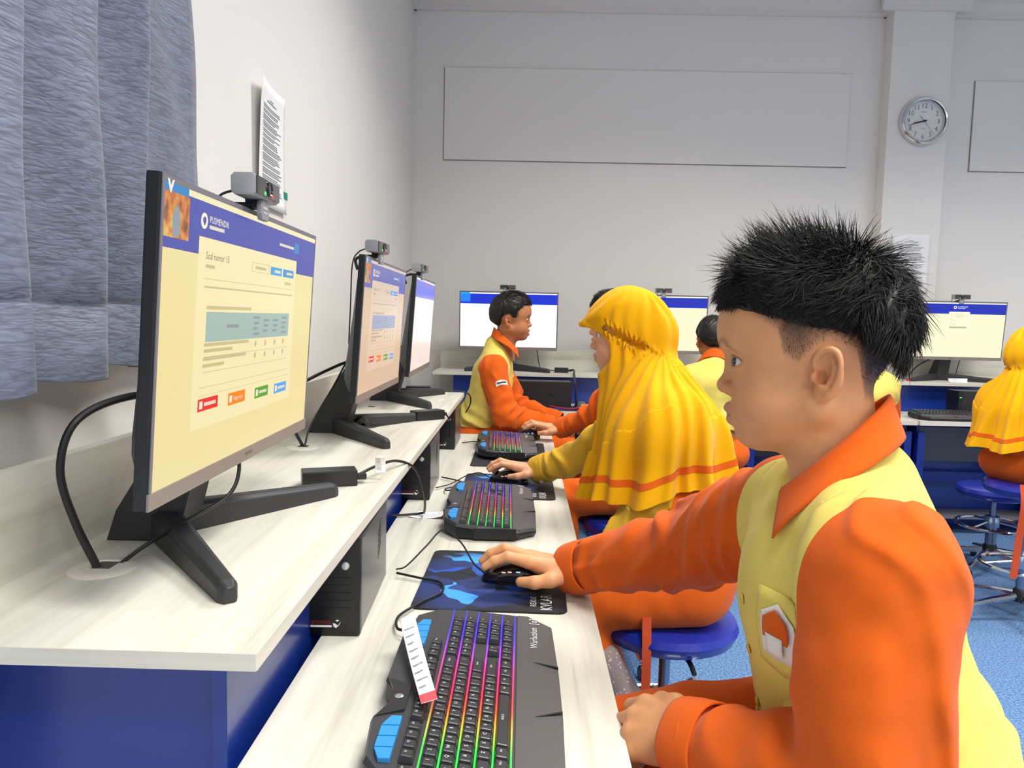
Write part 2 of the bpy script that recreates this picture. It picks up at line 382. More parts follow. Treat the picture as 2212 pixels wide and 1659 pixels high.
# cable grommets let into the near desk
gro_m = mat('grommet_cream', 'e2ddd0', .5)
for i, (gx, gy, lab) in enumerate(((-.537, .925, 'round cream cable grommet in the near desk, front one by the dark cable'), (-.545, 1.825, 'round cream cable grommet in the near desk behind the first monitor'), (-.545, 2.66, 'round cream cable grommet in the near desk behind the second monitor'))):
    t = thing('cable_grommet', lab, 'grommet', (gx, gy, ZU), 0, 'desk cable grommets')
    ob('ring', MB().lathe([(.024, .0005), (.026, .0035), (.037, .0035), (.041, .001), (.041, 0), (.024, 0)], 36), gro_m, t, smooth=True)
    ob('lid', MB().lathe([(.0005, .0025), (.0255, .0025), (.0255, .0005)], 28), gro_m, t, smooth=True)
    ob('slot', MB().box(-.012, .012, -.006, .02, .0022, .003), mat('slot_dark', '5b544a', .8), t)
# ================================================================ MONITORS (local: screen faces -y, x to the viewer's right, origin on the desk)
blk_m = mat('monitor_black_plastic', '1b1c1f', .45, bump=.05, bscale=900)
stand_m = mat('stand_charcoal_plastic', '2c2d30', .5, bump=.06, bscale=900)
chin_m = mat('chin_grey_brown', '8b8079', .38)
bezel_m = mat('bezel_grey', '77747c', .4)
MW, MH, MZ = .614, .362, .134
def photo_mat():
    m, nt, p = newmat('screen_thumbnail_print'); L = nt.links.new
    tc = nt.nodes.new('ShaderNodeTexCoord'); n = nt.nodes.new('ShaderNodeTexNoise'); n.inputs['Scale'].default_value = 60; n.inputs['Detail'].default_value = 3
    L(tc.outputs['Object'], n.inputs['Vector']); r = nt.nodes.new('ShaderNodeValToRGB'); e = r.color_ramp.elements
    e[0].position = .3; e[0].color = (*sRGB('6b4a2a'), 1); e[1].position = .72; e[1].color = (*sRGB('efdc9c'), 1)
    for pos, c in ((.42, 'c96a2c'), (.52, 'e0903a'), (.6, 'e6b44c')): q = e.new(pos); q.color = (*sRGB(c), 1)
    L(n.outputs['Fac'], r.inputs[0]); L(r.outputs[0], p.inputs['Emission Color']); p.inputs['Emission Strength'].default_value = .72; p.inputs['Base Color'].default_value = (.02, .02, .02, 1)
    p.inputs['Roughness'].default_value = .3; MATS['thumb'] = m; return m
thumb_m = photo_mat()
def monitor(label, loc, rz, ui, pal, group, mz=MZ):
    t = thing('monitor', label, 'monitor', loc, rz, group)
    T = Matrix.Translation((0, 0, mz+MH/2)) @ Matrix.Rotation(math.radians(3.7), 4, 'X') @ Matrix.Translation((0, 0, -MH/2))
    def tb(mb): mb.v = [tuple(T @ Vector(q)) for q in mb.v]; return mb
    hw = MW/2
    ob('casing', tb(MB().box(-hw, hw, 0, .016, 0, MH)), blk_m, t, bevel=.0025)
    # swelling back cover, deepest low down
    def back(u, v):
        x = -hw+.012+(MW-.024)*u; z = .012+(MH-.024)*v
        e = min(1, min(u, 1-u)*9)*min(1, min(v, 1-v)*7); e = e**.5
        return (x, .0155+e*(.012+.03*(1-v)**1.2), z)
    mb = MB().grid(back, 24, 16); mb.f = [q[::-1] for q in mb.f]
    ob('back_cover', tb(mb), mat('monitor_back_grey', '3a3c40', .5), t, smooth=2)
    ob('bezel', tb(MB().box(-hw+.002, hw-.002, -.0012, .0005, MH-.0075, MH-.001).box(-hw+.002, -hw+.007, -.0012, .0005, .02, MH-.0075).box(hw-.007, hw-.002, -.0012, .0005, .02, MH-.0075)), bezel_m, t)
    ch = ob('chin', tb(MB().box(-hw, hw, -.002, .001, 0, .0195)), chin_m, t, bevel=.0008)
    mk = MB(); R = Matrix.Rotation(math.pi/2, 4, 'X')
    ob('logo', tb(MB().box(-.014, .014, -.0024, -.002, .008, .0125)), mat('chin_logo', '6a625c', .4), ch)
    # picture: u from left, v from top over the whole front face
    def q(u0, u1, v0, v1, y): return MB().box(-hw+u0*MW, -hw+u1*MW, y, y+.0002, MH*(1-v1), MH*(1-v0))
    E = lambda k, s=1.0: plain_emit('screen_%s_%s' % (pal, k), PAL[pal][k], PAL[pal]['s']*s)
    scr = ob('screen', tb(q(.0115, .9885, .021, .946, -.0006)), E('page'), t)
    L1, L2, L3, L4 = -.0008, -.0010, -.0012, -.0014
    ob('browser_bar', tb(q(.0115, .9885, .021, .041, L1)), E('bar'), scr)
    ob('page_header', tb(q(.0115, .9885, .041, .212, L1)), E('head'), scr)
    def txt(mb, s, u, v, size, al='CENTER', y=L4): mb.add(*text_mesh(s, size, Matrix.Translation((-hw+u*MW, y, MH*(1-v))) @ R, al)); return mb
    def bar(u0, u1, v, hh, k, y=L4, nm='text_line'): return ob(nm, tb(q(u0, u1, v-hh/2, v+hh/2, y)), E(k), scr)
    if ui in ('exam', 'login'):
        lx = .18 if ui == 'exam' else .49
        ob('emblem', tb(MB().lathe([(.0095, 0), (.0095, .0003)], 20, Matrix.Translation((-hw+lx*MW, L2, MH*(1-.102))) @ R)), E('white'), scr)
        ob('emblem_shield', tb(MB().prism([(-.0045, .003), (-.0045, -.001), (0, -.006), (.0045, -.001), (.0045, .003), (0, .0055)], L4, L3, Matrix.Translation((-hw+lx*MW, 0, MH*(1-.102))), 'y')), E('head'), scr)
        ob('header_lettering', tb(txt(MB(), 'PUSMENDIK', lx+.024, .093, .0115, 'LEFT')), E('white'), scr)
        bar(lx+.025, lx+.10, .117, .012, 'soft')
        if ui == 'exam': bar(.65, .775, .1, .011, 'soft')
    if ui in ('exam', 'blank_thumb', 'login'):
        ob('window_tab', tb(q(.0115, .107, .021, .047, L2)), E('tab'), scr)
        ob('thumbnail', tb(q(.0115, .112, .047, .18, L3)), thumb_m if ui != 'blank_thumb' else plain_emit('screen_thumb_blue', '1e7ae6', 1.0), scr)
        if ui == 'exam':
            ob('thumbnail_figure', tb(MB().prism([(-.008, -.02), (.008, -.02), (.010, .0), (.004, .012), (-.004, .012), (-.010, 0)], L4, L3, Matrix.Translation((-hw+.06*MW, 0, MH*(1-.12))), 'y')), E('shade'), scr)
            ob('tab_mark', tb(MB().prism([(0, .007), (.004, .007), (.008, 0), (.012, .007), (.016, .007), (.009, -.007), (.007, -.007)], L4, L3, Matrix.Translation((-hw+.02*MW, 0, MH*(1-.032))), 'y')), E('white'), scr)
    if ui == 'exam':
        ob('user_button', tb(q(.783, .824, .073, .119, L2)), E('tab'), scr)
        ob('page_card', tb(q(.161, .81, .154, .80, L2)), E('card'), scr)
        ob('question_title', tb(txt(MB(), 'Soal nomor 15', .194, .213, .0125, 'LEFT')), E('ink'), scr)
        for (u0, u1, v) in ((.195, .24, .247), (.48, .555, .22), (.71, .765, .265), (.21, .465, .385), (.205, .46, .512), (.205, .36, .533), (.203, .445, .561), (.203, .315, .584), ): bar(u0, u1, v, .012, 'blur')
        ob('table_head', tb(q(.211, .766, .40, .503, L3)), E('table'), scr)
        bar(.32, .39, .45, .013, 'shade', L4-.0001)
        for (a, n_) in ((.508, 4), (.579, 3), (.652, 3), (.724, 4)):
            for j in range(n_): bar(a-.022+.004*(j % 2), a+.022-.006*(j % 3), .452+(j-(n_-1)/2)*.022, .010, 'shade', L4-.0001)
            for r_ in (.525, .572):
                ob('radio_ring', tb(MB().lathe([(.0045, 0), (.0045, .0002)], 16, Matrix.Translation((-hw+a*MW, L3, MH*(1-r_))) @ R)), E('blur'), scr)
        for (a, b, v0, v1) in ((.193, .782, .288, .290), (.193, .784, .313, .319), (.21, .765, .553, .555), (.206, .765, .606, .608), (.19, .78, .658, .660), (.19, .79, .686, .6875), (.458, .460, .2, .238), (.579, .581, .2, .238), (.458, .581, .2, .202), (.458, .581, .236, .238)):
            ob('ruled_line', tb(q(a, b, v0, v1, L3)), E('rule'), scr)
        for (nm, a, b, v0, v1, c, s) in (('red_button', .19, .292, .697, .74, 'ee3030', ''), ('orange_button', .351, .455, .703, .75, 'fb8a1e', 'Ragu-ragu'), ('green_button', .523, .622, .71, .755, '45a832', ''), ('blue_button', .672, .776, .716, .76, '4aa6ea', ''), ('blue_button', .592, .682, .203, .237, '4aa6e0', ''), ('blue_button', .693, .786, .203, .237, '3f96d4', '')):
            ob(nm, tb(q(a, b, v0, v1, L3)), plain_emit('screen_button_%s_%s' % (c, pal), c, PAL[pal]['s']), scr)
            if s: ob('button_lettering', tb(txt(MB(), s, (a+b)/2+.008, (v0+v1)/2, .0085)), E('soft'), scr)
            else: bar(a+.03, b-.012, (v0+v1)/2, .012, 'soft', nm='button_line')
            if v0 > .5: bar(a+.008, a+.022, (v0+v1)/2, .026, 'white', nm='button_icon')
    if ui == 'login':
        ob('page_card', tb(q(.435, .64, .175, .50, L2)), E('card'), scr)
        for (u0, u1, v) in ((.49, .585, .215), (.455, .615, .245), (.50, .57, .262), (.452, .485, .292), (.452, .52, .322), (.452, .475, .362), (.452, .515, .39)): bar(u0, u1, v, .009, 'blur')
        ob('form_button', tb(q(.45, .62, .425, .455, L3)), E('rule'), scr)
    # stand: leaning neck, hub and two splayed legs
    nk = MB(); a = [(-.036, .105), (.036, .105), (.036, .205), (-.036, .205)]; b = [(-.03, .03), (.03, .03), (.03, .052), (-.03, .052)]
    m_ = [(-.034, .085), (.034, .085), (.034, .165), (-.034, .165)]
    v = [(x, y, 0) for x, y in a]+[(x, y, .045) for x, y in [(-.036, .09), (.036, .09), (.036, .19), (-.036, .19)]]+[(x, y, .27) for x, y in b]
    nk.add(v, [(3, 2, 1, 0), (8, 9, 10, 11)]+[(i+4*k, (i+1) % 4+4*k, (i+1) % 4+4*k+4, i+4*k+4) for k in (0, 1) for i in range(4)])
    ob('stand_neck', nk, stand_m, t, bevel=.003)
    for s in (-1, 1):
        h0, h1 = .046, .026; w0, w1 = .021, .0125
        A = Vector((s*.02, .125)); B = Vector((s*.262, -.06)); d = (B-A).normalized(); n = Vector((-d.y, d.x)); lg = MB(); v = []
        for P, wd, hh in ((A, w0, h0), (B-d*.012, w1, h1), (B, w1*.6, h1*.75)):
            for (sx, z) in ((-1, 0), (1, 0), (1, hh-.007), (.55, hh), (-.55, hh), (-1, hh-.007)):
                v.append((P.x+n.x*wd*sx, P.y+n.y*wd*sx, z))
        f = [(5, 4, 3, 2, 1, 0), tuple(range(12, 18))]+[(k*6+i, k*6+(i+1) % 6, k*6+6+(i+1) % 6, k*6+6+i) for k in (0, 1) for i in range(6)]
        lg.add(v, f)
        bmm = lg.mesh('stand_leg', [stand_m]); bb = bmesh.new(); bb.from_mesh(bmm); bmesh.ops.recalc_face_normals(bb, faces=bb.faces); bmesh.ops.bevel(bb, geom=bb.edges[:], offset=.0015, segments=1, affect='EDGES'); bb.to_mesh(bmm); bb.free()
        link('stand_leg', bmm, t)
    return t
PAL = {
 'cream': dict(s=1, page='efe0a2', bar='f3e9bd', head='4b52ac', tab='2f86c6', white='f7f0d8', card='f5e9b6', shade='8f9ba3', ink='6f6648', table='a3bdb4', rule='c9bd90', soft='e2d9c6', blur='cdbf90'),
 'peach': dict(s=.95, page='dcc0a4', bar='d8c8c2', head='6a6cb4', tab='5a8cc0', white='efe6e0', card='e2cbb4', shade='8f9ba3', ink='8f7e70', table='93a4c4', rule='b8a494', soft='d8cfd4', blur='bda794'),
 'pale': dict(s=1, page='f3e2d8', bar='f2dfea', head='7b80d6', tab='5a8cc0', white='ffffff', card='fff', shade='8f9ba3', ink='888888', table='93a4c4', rule='b8a494'),
 'white': dict(s=1.25, page='ffffff', bar='ffffff', head='0a2cc4', tab='15a0f0', white='ffffff', card='ffffff', shade='8f9ba3', ink='888888', table='93a4c4', rule='b8a494'),
 'ivory': dict(s=1.05, page='fbf5d0', bar='fdf6dc', head='1a2fb8', tab='2f86c6', white='f4f2ff', card='fcf8d8', shade='8f9ba3', ink='888888', table='93a4c4', rule='c3bd98', soft='b9bfe8', blur='e0dab4'),
}
PAL['pale']['card'] = 'ffffff'
for k_ in PAL.values(): k_['s'] *= .8
GM = 'computer monitors'
monitor('near large monitor showing a cream exam page with red, orange, green and blue buttons', (-.395, 1.083, ZU), math.radians(91.1), 'exam', 'cream', GM, .117)
monitor('second monitor in the left row, peach-toned exam page seen at a slant', (-.393, 2.095, ZU), math.radians(90), 'exam', 'peach', GM, .117)
monitor('third, farthest monitor in the left row with pale blank page', (-.393, 2.92, ZU), math.radians(90.7), 'blank', 'pale', GM, .117)
monitor('bright white-screened monitor behind the boy facing right', (-.093, 4.63, ZU), 0, 'blank_thumb', 'white', GM)
monitor('ivory-screened monitor half hidden behind the yellow headscarf', (.834, 4.63, ZU), 0, 'blank', 'ivory', GM)
monitor('ivory-screened monitor with a small login card, at the right by the column', (2.66, 4.63, ZU), math.radians(-1.5), 'login', 'ivory', GM)

# ================================================================ WEBCAMS (local: looks towards -y, origin on the monitor's top edge)
sil_m = mat('webcam_silver_plastic', 'a9aaac', .35, metal=.25); cface_m = mat('webcam_dark_face', '3d3c3a', .15, coat=.6)
def webcam(label, loc, rz, red=False):
    t = thing('webcam', label, 'webcam', loc, rz, 'webcams clipped on the monitors')
    b = [(-.055+.006, -.016), (.055-.006, -.016), (.055, -.010), (.055, .010), (.05, .016), (-.05, .016), (-.055, .010), (-.055, -.010)]
    poly = [(-.021, -.012), (-.017, -.015), (.007, -.015), (.012, -.010), (.012, .010), (.007, .015), (-.017, .015), (-.021, .012)]
    ob('body', MB().prism(poly, -.050, .050, Matrix.Translation((0, 0, .027)), 'x'), sil_m, t, bevel=.004, smooth=True)
    fc = ob('face_plate', MB().box(-.047, .047, -.0235, -.0205, .0150, .0390), cface_m, t, bevel=.003, smooth=True)
    R = Matrix.Translation((0, -.0235, .027)) @ Matrix.Rotation(math.pi/2, 4, 'X')
    ln = ob('lens', MB().lathe([(.0105, 0), (.0105, .002), (.009, .0026), (.0075, .0012), (.003, .0016), (.0004, .0018)], 24, R), mat('lens_black', '101014', .08, coat=1), fc, smooth=True)
    for (x, c, nm) in ((-.017, '58e070', 'green_light'), (.012, 'ff3048', 'red_light')):
        ob(nm, MB().lathe([(.0028, 0), (.0024, .001), (.0004, .0014)], 12, Matrix.Translation((x, -.0235, .019)) @ Matrix.Rotation(math.pi/2, 4, 'X')), plain_emit('led_'+nm, c, 1.4), fc)
    ob('clip_arm', MB().box(-.012, .012, -.012, .03, .0, .008).box(-.008, .008, -.006, .008, .006, .014), mat('webcam_black', '17171a', .4), t, bevel=.002)
    tabp = [(-.013, -.016), (.013, -.016), (.016, -.008), (.016, .004), (.010, .012), (-.010, .012), (-.016, .004), (-.016, -.008)]
    tb_ = ob('clip_tab', MB().prism(tabp, -.018, -.011, Matrix.Translation((0, 0, .0)), 'y'), mat('webcam_grey', '8e8e92', .4), t, bevel=.0015)
    ob('tab_mark', MB().box(-.008, .008, -.0184, -.018, -.001, .003).box(-.008, .008, -.0184, -.018, -.007, -.004), mat('tab_print', 'b9b9bd', .4), tb_)
    ob('rear_foot', MB().tube(spline([(-.004, .026, .006), (-.006, .05, -.004), (-.006, .045, -.03)], 4), .004, 8), mat('webcam_black', '17171a', .4), t, smooth=True)
    ob('lead', MB().tube(spline([(-.02, .011, .024), (-.03, .035, .012), (-.032, .05, -.02), (-.03, .055, -.12), (0, .07, -.22)], 5), .0017, 6), mat('webcam_black', '17171a', .4), t, smooth=True)
    return t
TOPZ = ZU+MZ+MH
webcam('silver webcam on the near monitor, green and red lights lit', (-.383, 1.05, TOPZ-.017), math.radians(91))
webcam('silver webcam on the second monitor of the left row', (-.381, 1.905, TOPZ-.017), math.radians(84))
webcam('silver webcam on the farthest monitor of the left row', (-.381, 2.69, TOPZ-.017), math.radians(82))
webcam('dark-faced webcam on the bright white-screened monitor', (-.10, 4.618, TOPZ), 0)
webcam('webcam peeking out above the yellow headscarf', (.86, 4.618, TOPZ), 0)
webcam('dark-faced webcam on the monitor by the column', (2.68, 4.618, TOPZ), 0)

# ================================================================ PC TOWERS (local: front faces -y)
pcb_m = mat('tower_black_front', '0e0f11', .35); pcs_m = mat('tower_side_black_metal', '66676b', .3, metal=.7)
def tower(label, loc, rz, plain=False):
    t = thing('computer_tower', label, 'computer', loc, rz, 'small black computer towers')
    W, D, H = .098, .285, .158
    ob('case', MB().box(-W/2, W/2, .018, D, .004, H), pcs_m, t, bevel=.002)
    fr = ob('front_panel', MB().box(-W/2-.001, W/2+.001, 0, .02, .002, H+.001), pcb_m, t, bevel=.006, smooth=True)
    for i in range(5): ob('vent_groove', MB().box(-.035, .035, -.0006, .001, .048+i*.0125, .0492+i*.0125), mat('groove_black', '050506', .6), fr)
    Rm = Matrix.Rotation(math.pi/2, 4, 'X')
    ob('power_button', MB().lathe([(.0065, 0), (.0065, .002), (.005, .0045), (.0005, .0055)], 20, Matrix.Translation((.026, 0, .118)) @ Rm), mat('button_silver', 'd7d7d9', .25, .3), fr, smooth=True)
    ob('badge_red', MB().box(-.03, .004, -.0008, .001, .021, .028), mat('badge_dark_red', '4a1512', .4), fr)
    ob('badge_white', MB().box(-.03, .004, -.0009, .001, .0165, .0195).prism([(.006, .023), (.010, .022), (.014, .019), (.019, .027), (.016, .020), (.011, .015), (.007, .018)], -.0009, 0, None, 'y').prism([(.010, .0275), (.013, .029), (.016, .0275), (.013, .026)], -.0009, 0, None, 'y'), mat('badge_white', 'e9e9ea', .4), fr)
    for i in range(5): ob('side_slot', MB().prism([(.18+i*.0, .07+i*.011), (.215, .095+i*.011), (.217, .0935+i*.011), (.182, .0685+i*.011)], W/2-.001, W/2+.0004, None, 'x'), mat('groove_black', '050506', .6), t)
    for (x, z) in ((-.03, 0), (.03, 0)):
        for y in (.03, D-.03): ob('foot', MB().lathe([(.007, 0), (.008, .005)], 12, Matrix.Translation((x, y, 0))), pcb_m, t)
    return t
tower('nearest black computer tower under the near desk shelf, silver button', (-.302, 1.152, ZL), math.radians(2))
tower('middle black computer tower under the left row shelf', (-.303, 2.055, ZL), math.radians(1))
tower('farthest black computer tower under the left row shelf', (-.307, 2.865, ZL), 0)
def flat_pc(label, loc, rz):
    t = thing('desktop_computer', label, 'computer', loc, rz, 'black desktop computers under the far shelf')
    ob('case', MB().box(-.15, .15, .0, .12, .003, .155), mat('pc_dark_brown', '2a2626', .4, metal=.2), t, bevel=.003)
    ob('front_panel', MB().box(-.175, -.15, -.004, .12, .003, .157), pcb_m, t, bevel=.004)
    ob('power_light', MB().box(-.168, -.158, -.0055, -.004, .115, .121), plain_emit('led_green_light', '58e070', 1.4), t)
    ob('badge', MB().box(.02, .05, -.0008, .002, .07, .082), pcb_m, t)
flat_pc('black desktop computer behind the boy facing right, under the shelf', (.14, 4.30, ZL), 0)
flat_pc('black desktop computer with green light beside the yellow headscarf at right', (2.7, 4.30, ZL), 0)

# ================================================================ KEYBOARDS (local: x to the user's right, y away from the user)
kbd_m = mat('keyboard_graphite', '3a3a3c', .38, bump=.1, bscale=1500); kbd_lo = mat('keyboard_black_shell', '141415', .4)
rest_m = mat('wrist_rest_grey', '514f4f', .42, bump=.08, bscale=1200); key_m = mat('keycap_black', '303033', .32); keyb_m = mat('macro_key_blue', '2f8fd6', .4)
leg_m = mat('legend_white', 'dcdce0', .5)
def glow_mat():
    m, nt, p = newmat('rainbow_backlight'); L = nt.links.new
    tc = nt.nodes.new('ShaderNodeTexCoord'); s = nt.nodes.new('ShaderNodeSeparateXYZ'); L(tc.outputs['Object'], s.inputs[0])
    mr = nt.nodes.new('ShaderNodeMapRange'); mr.inputs[1].default_value = -.235; mr.inputs[2].default_value = .235; L(s.outputs[0], mr.inputs[0])
    r = nt.nodes.new('ShaderNodeValToRGB'); e = r.color_ramp.elements
    e[0].position = 0; e[0].color = (*sRGB('10d84a'), 1); e[1].position = 1; e[1].color = (*sRGB('2a2af0'), 1)
    for pos, c in ((.16, '28e04a'), (.27, 'e0c030'), (.34, 'f0601c'), (.42, 'f02040'), (.58, 'f02a9a'), (.7, 'b030f0'), (.8, '4a2af5')): q = e.new(pos); q.color = (*sRGB(c), 1)
    L(mr.outputs[0], r.inputs[0]); L(r.outputs[0], p.inputs['Emission Color']); p.inputs['Emission Strength'].default_value = 1.15; p.inputs['Base Color'].default_value = (.02, .02, .02, 1)
    MATS['glow'] = m; return m
glow_m = glow_mat()
def keycap(wd, dp=.0165, h=.0085):
    a, b = wd/2, dp/2; t_ = .0024
    v = [(-a, -b, 0), (a, -b, 0), (a, b, 0), (-a, b, 0), (-a+t_, -b+t_*1.1, h-.001), (a-t_, -b+t_*1.1, h-.001), (a-t_, b-t_*.6, h), (-a+t_, b-t_*.6, h)]
    return MB().add(v, [(4, 5, 6, 7), (0, 1, 5, 4), (1, 2, 6, 5), (2, 3, 7, 6), (3, 0, 4, 7)]).mesh('keycap', [key_m], bevel=.0008, seg=1)
U_ = .0188
def keyboard():
    t = thing('keyboard', 'x', 'keyboard', (0, 0, 0), 0, 'gaming keyboards')
    out = [(-.205, -.118), (-.242, -.075), (-.246, .02), (-.236, .072), (-.19, .104), (-.11, .112), (-.09, .098), (-.03, .098), (-.01, .112), (.13, .112), (.205, .10), (.236, .07), (.246, .02), (.242, -.08), (.205, -.118), (.06, -.122), (-.06, -.122)][::-1]
    zt = lambda y: .022+.08*(y+.12)
    lo = MB(); n = len(out)
    lo.add([(x*.97, y*.97, .002) for x, y in out]+[(x, y, .012) for x, y in out]+[(x*.985, y*.985, zt(y)-.004) for x, y in out], [tuple(range(n))]+[((i+1) % n+n*k, i+n*k, i+n*k+n, (i+1) % n+n*k+n) for k in (0, 1) for i in range(n)])
    ob('shell', lo, kbd_lo, t, smooth=False)
    for sx in (-.17, .17): ob('foot', MB().box(sx-.02, sx+.02, .075, .09, 0, .006).box(sx-.02, sx+.02, -.1, -.088, 0, .004), kbd_lo, t)
    ins = [(x*.975, y*.975) for x, y in out]
    ob('deck', MB().add([(x, y, zt(y)) for x, y in ins]+[(x, y, zt(y)-.006) for x, y in out], [tuple(range(n-1, -1, -1))]+[((i+1) % n, i, i+n, (i+1) % n+n) for i in range(n)]), kbd_m, t)
    # wrist rest with angled split lines
    wr = [(-.2, -.1165), (-.236, -.078), (-.236, -.062), (.236, -.062), (.236, -.078), (.2, -.1165), (.06, -.12), (-.06, -.12)]; m2 = len(wr)
    ob('wrist_rest', MB().add([(x, y, zt(y)+.0015) for x, y in wr]+[(x, y, zt(y)-.004) for x, y in wr], [tuple(range(m2))[::1], tuple(range(2*m2-1, m2-1, -1))]+[(i, (i+1) % m2, m2+(i+1) % m2, m2+i)[::-1] for i in range(m2)]), rest_m, t)
    for s in (-1, 1): ob('rest_split', MB().prism([(s*.075, -.085), (s*.062, -.121), (s*.058, -.121), (s*.073, -.084)][::s], zt(-.1)-.002, zt(-.1)+.0026), kbd_lo, t)
    ob('end_lip', MB().box(-.2458, -.2385, -.07, .03, .004, .03), kbd_lo, t, bevel=.002)
    # backlight strips lying in the gaps between the rows
    rows = [-.047+i*.0196 for i in range(5)]+[.0565]
    gl = MB()
    for i, y in enumerate([-.0575]+[r_+.0098 for r_ in rows[:4]]+[.0428]):
        x1 = .235 if i not in (5,) else .235
        gl.add([(-.232, y-.0011, zt(y)+.0012), (x1, y-.0011, zt(y)+.0012), (x1, y+.0011, zt(y)+.0014), (-.232, y+.0011, zt(y)+.0014)], [(0, 1, 2, 3)])
    ob('backlight_strips', gl, glow_m, t)
    caps = {}; lg = MB(); tilt = Matrix.Rotation(math.atan(.08), 4, 'X')
    def key(x, y, wd, s='', dp=.0165, sz=.0058, blue=False):
        k = (round(wd, 4), dp)
        if k not in caps: caps[k] = keycap(wd-.0014, dp)
        o = link('key', caps[k], t); o.location = (x, y, zt(y)+.001); o.rotation_euler = (math.atan(.08), 0, 0)
        if s:
            M = Matrix.Translation((x, y, zt(y)+.001)) @ tilt @ Matrix.Translation((0, .0015, .0094)); lg.add(*text_mesh(s, sz, M))
    X0 = -.226
    def row(x, y, items):
        for it in items:
            s, wd = it if isinstance(it, tuple) else (it, 1)
            if s is not None: key(x+wd*U_/2, y, wd*U_, s, sz=.0062 if len(s) == 1 else .0042)
            x += wd*U_
        return x
    row(X0, rows[4], ['~', '1', '2', '3', '4', '5', '6', '7', '8', '9', '0', '-', '+', ('Back', 2)])
    row(X0, rows[3], [('Tab', 1.5)]+list('QWERTYUIOP')+['[', ']', ('|', 1.5)])
    row(X0, rows[2], [('Caps', 1.75)]+list('ASDFGHJKL')+[':', '"', ('Enter', 2.25)])
    row(X0, rows[1], [('Shift', 2.25)]+list('ZXCVBNM')+['<', '>', '?', ('Shift', 2.75)])
    row(X0, rows[0], [('Ctrl', 1.25), ('Win', 1.25), ('Alt', 1.25), ('REXUS', 6.25), ('Alt', 1.25), ('Fn', 1.25), ('App', 1.25), ('Ctrl', 1.25)])
    row(X0, rows[5], ['Esc', (None, .6), 'F1', 'F2', 'F3', 'F4', (None, .4), 'F5', 'F6', 'F7', 'F8', (None, .4), 'F9', 'F10', 'F11', 'F12', (None, .25), 'Prt', 'Scr', 'Pau'])
    xn = X0+15.2*U_
    row(xn, rows[4], ['Ins', 'Hm', 'Up']); row(xn, rows[3], ['Del', 'End', 'Dn']); row(xn, rows[1], [(None, 1), '^']); row(xn, rows[0], ['<', 'v', '>'])
    xp = X0+18.35*U_
    for r_, it in ((4, 'N/*-'), (3, '789+'), (2, '456+'), (1, '123e'), (0, '00.e')): row(xp, rows[r_], list(it))
    ob('key_legends', lg, leg_m, t)
    # blue macro keys along the back edge, two groups of four
    for xs in (-.196, .088):
        poly = [(0, 0), (.088, 0), (.078, .021), (.012, .021)]
        for i in range(4):
            a, b = .088*i/4+.001, .088*(i+1)/4-.001; ya = .021 if 0 < i < 3 else .015
            yl = .021 if i > 0 else .013; yr = .021 if i < 3 else .013
            mb = MB().prism([(xs+a, .074), (xs+b, .074), (xs+b, .074+yr), (xs+a, .074+yl)], zt(.08)-.001, zt(.09)+.0045)
            ob('macro_key', mb, keyb_m, t, bevel=.001)
    em = ob('emblem_plate', MB().prism([(-.09, .074), (-.03, .074), (-.012, .108), (-.04, .097), (-.08, .097), (-.108, .108)], zt(.08), zt(.1)+.002), mat('emblem_dark', '2b2b2c', .3), t, bevel=.001)
    ob('emblem_logo', MB().lathe([(.006, 0), (.004, .0008)], 8, Matrix.Translation((-.06, .086, zt(.1)+.002))), mat('legend_silver', 'b0b0b4', .3, .6), em)
    mk = MB(); mk.add(*text_mesh('Warfaction', .016, Matrix.Translation((.155, -.088, zt(-.088)+.0022)) @ tilt)); mk.add(*text_mesh('[o]', .018, Matrix.Translation((.215, -.088, zt(-.088)+.0022)) @ tilt))
    ob('wrist_rest_logo', mk, leg_m, t)
    return t
kb0 = keyboard(); K90 = math.pi/2
kb0.location = (-.060, .955, ZL); kb0.rotation_euler = (0, 0, K90); kb0['label'] = 'nearest rainbow-lit black keyboard, a white tag hanging on it'
dup(kb0, (-.080, 1.93, ZL), K90+.02, 'rainbow-lit keyboard in front of the girl in the yellow headscarf')
dup(kb0, (-.06, 2.9, ZL+.003), K90+.03, 'farthest rainbow-lit keyboard of the left row, partly on a plain dark pad')
dup(kb0, (2.48, 4.235, ZL), 0, 'black keyboard on the far right desk under the login screen')
dup(kb0, (-.125, 4.22, ZL), 0, 'black keyboard on the far desk behind the boy facing right')

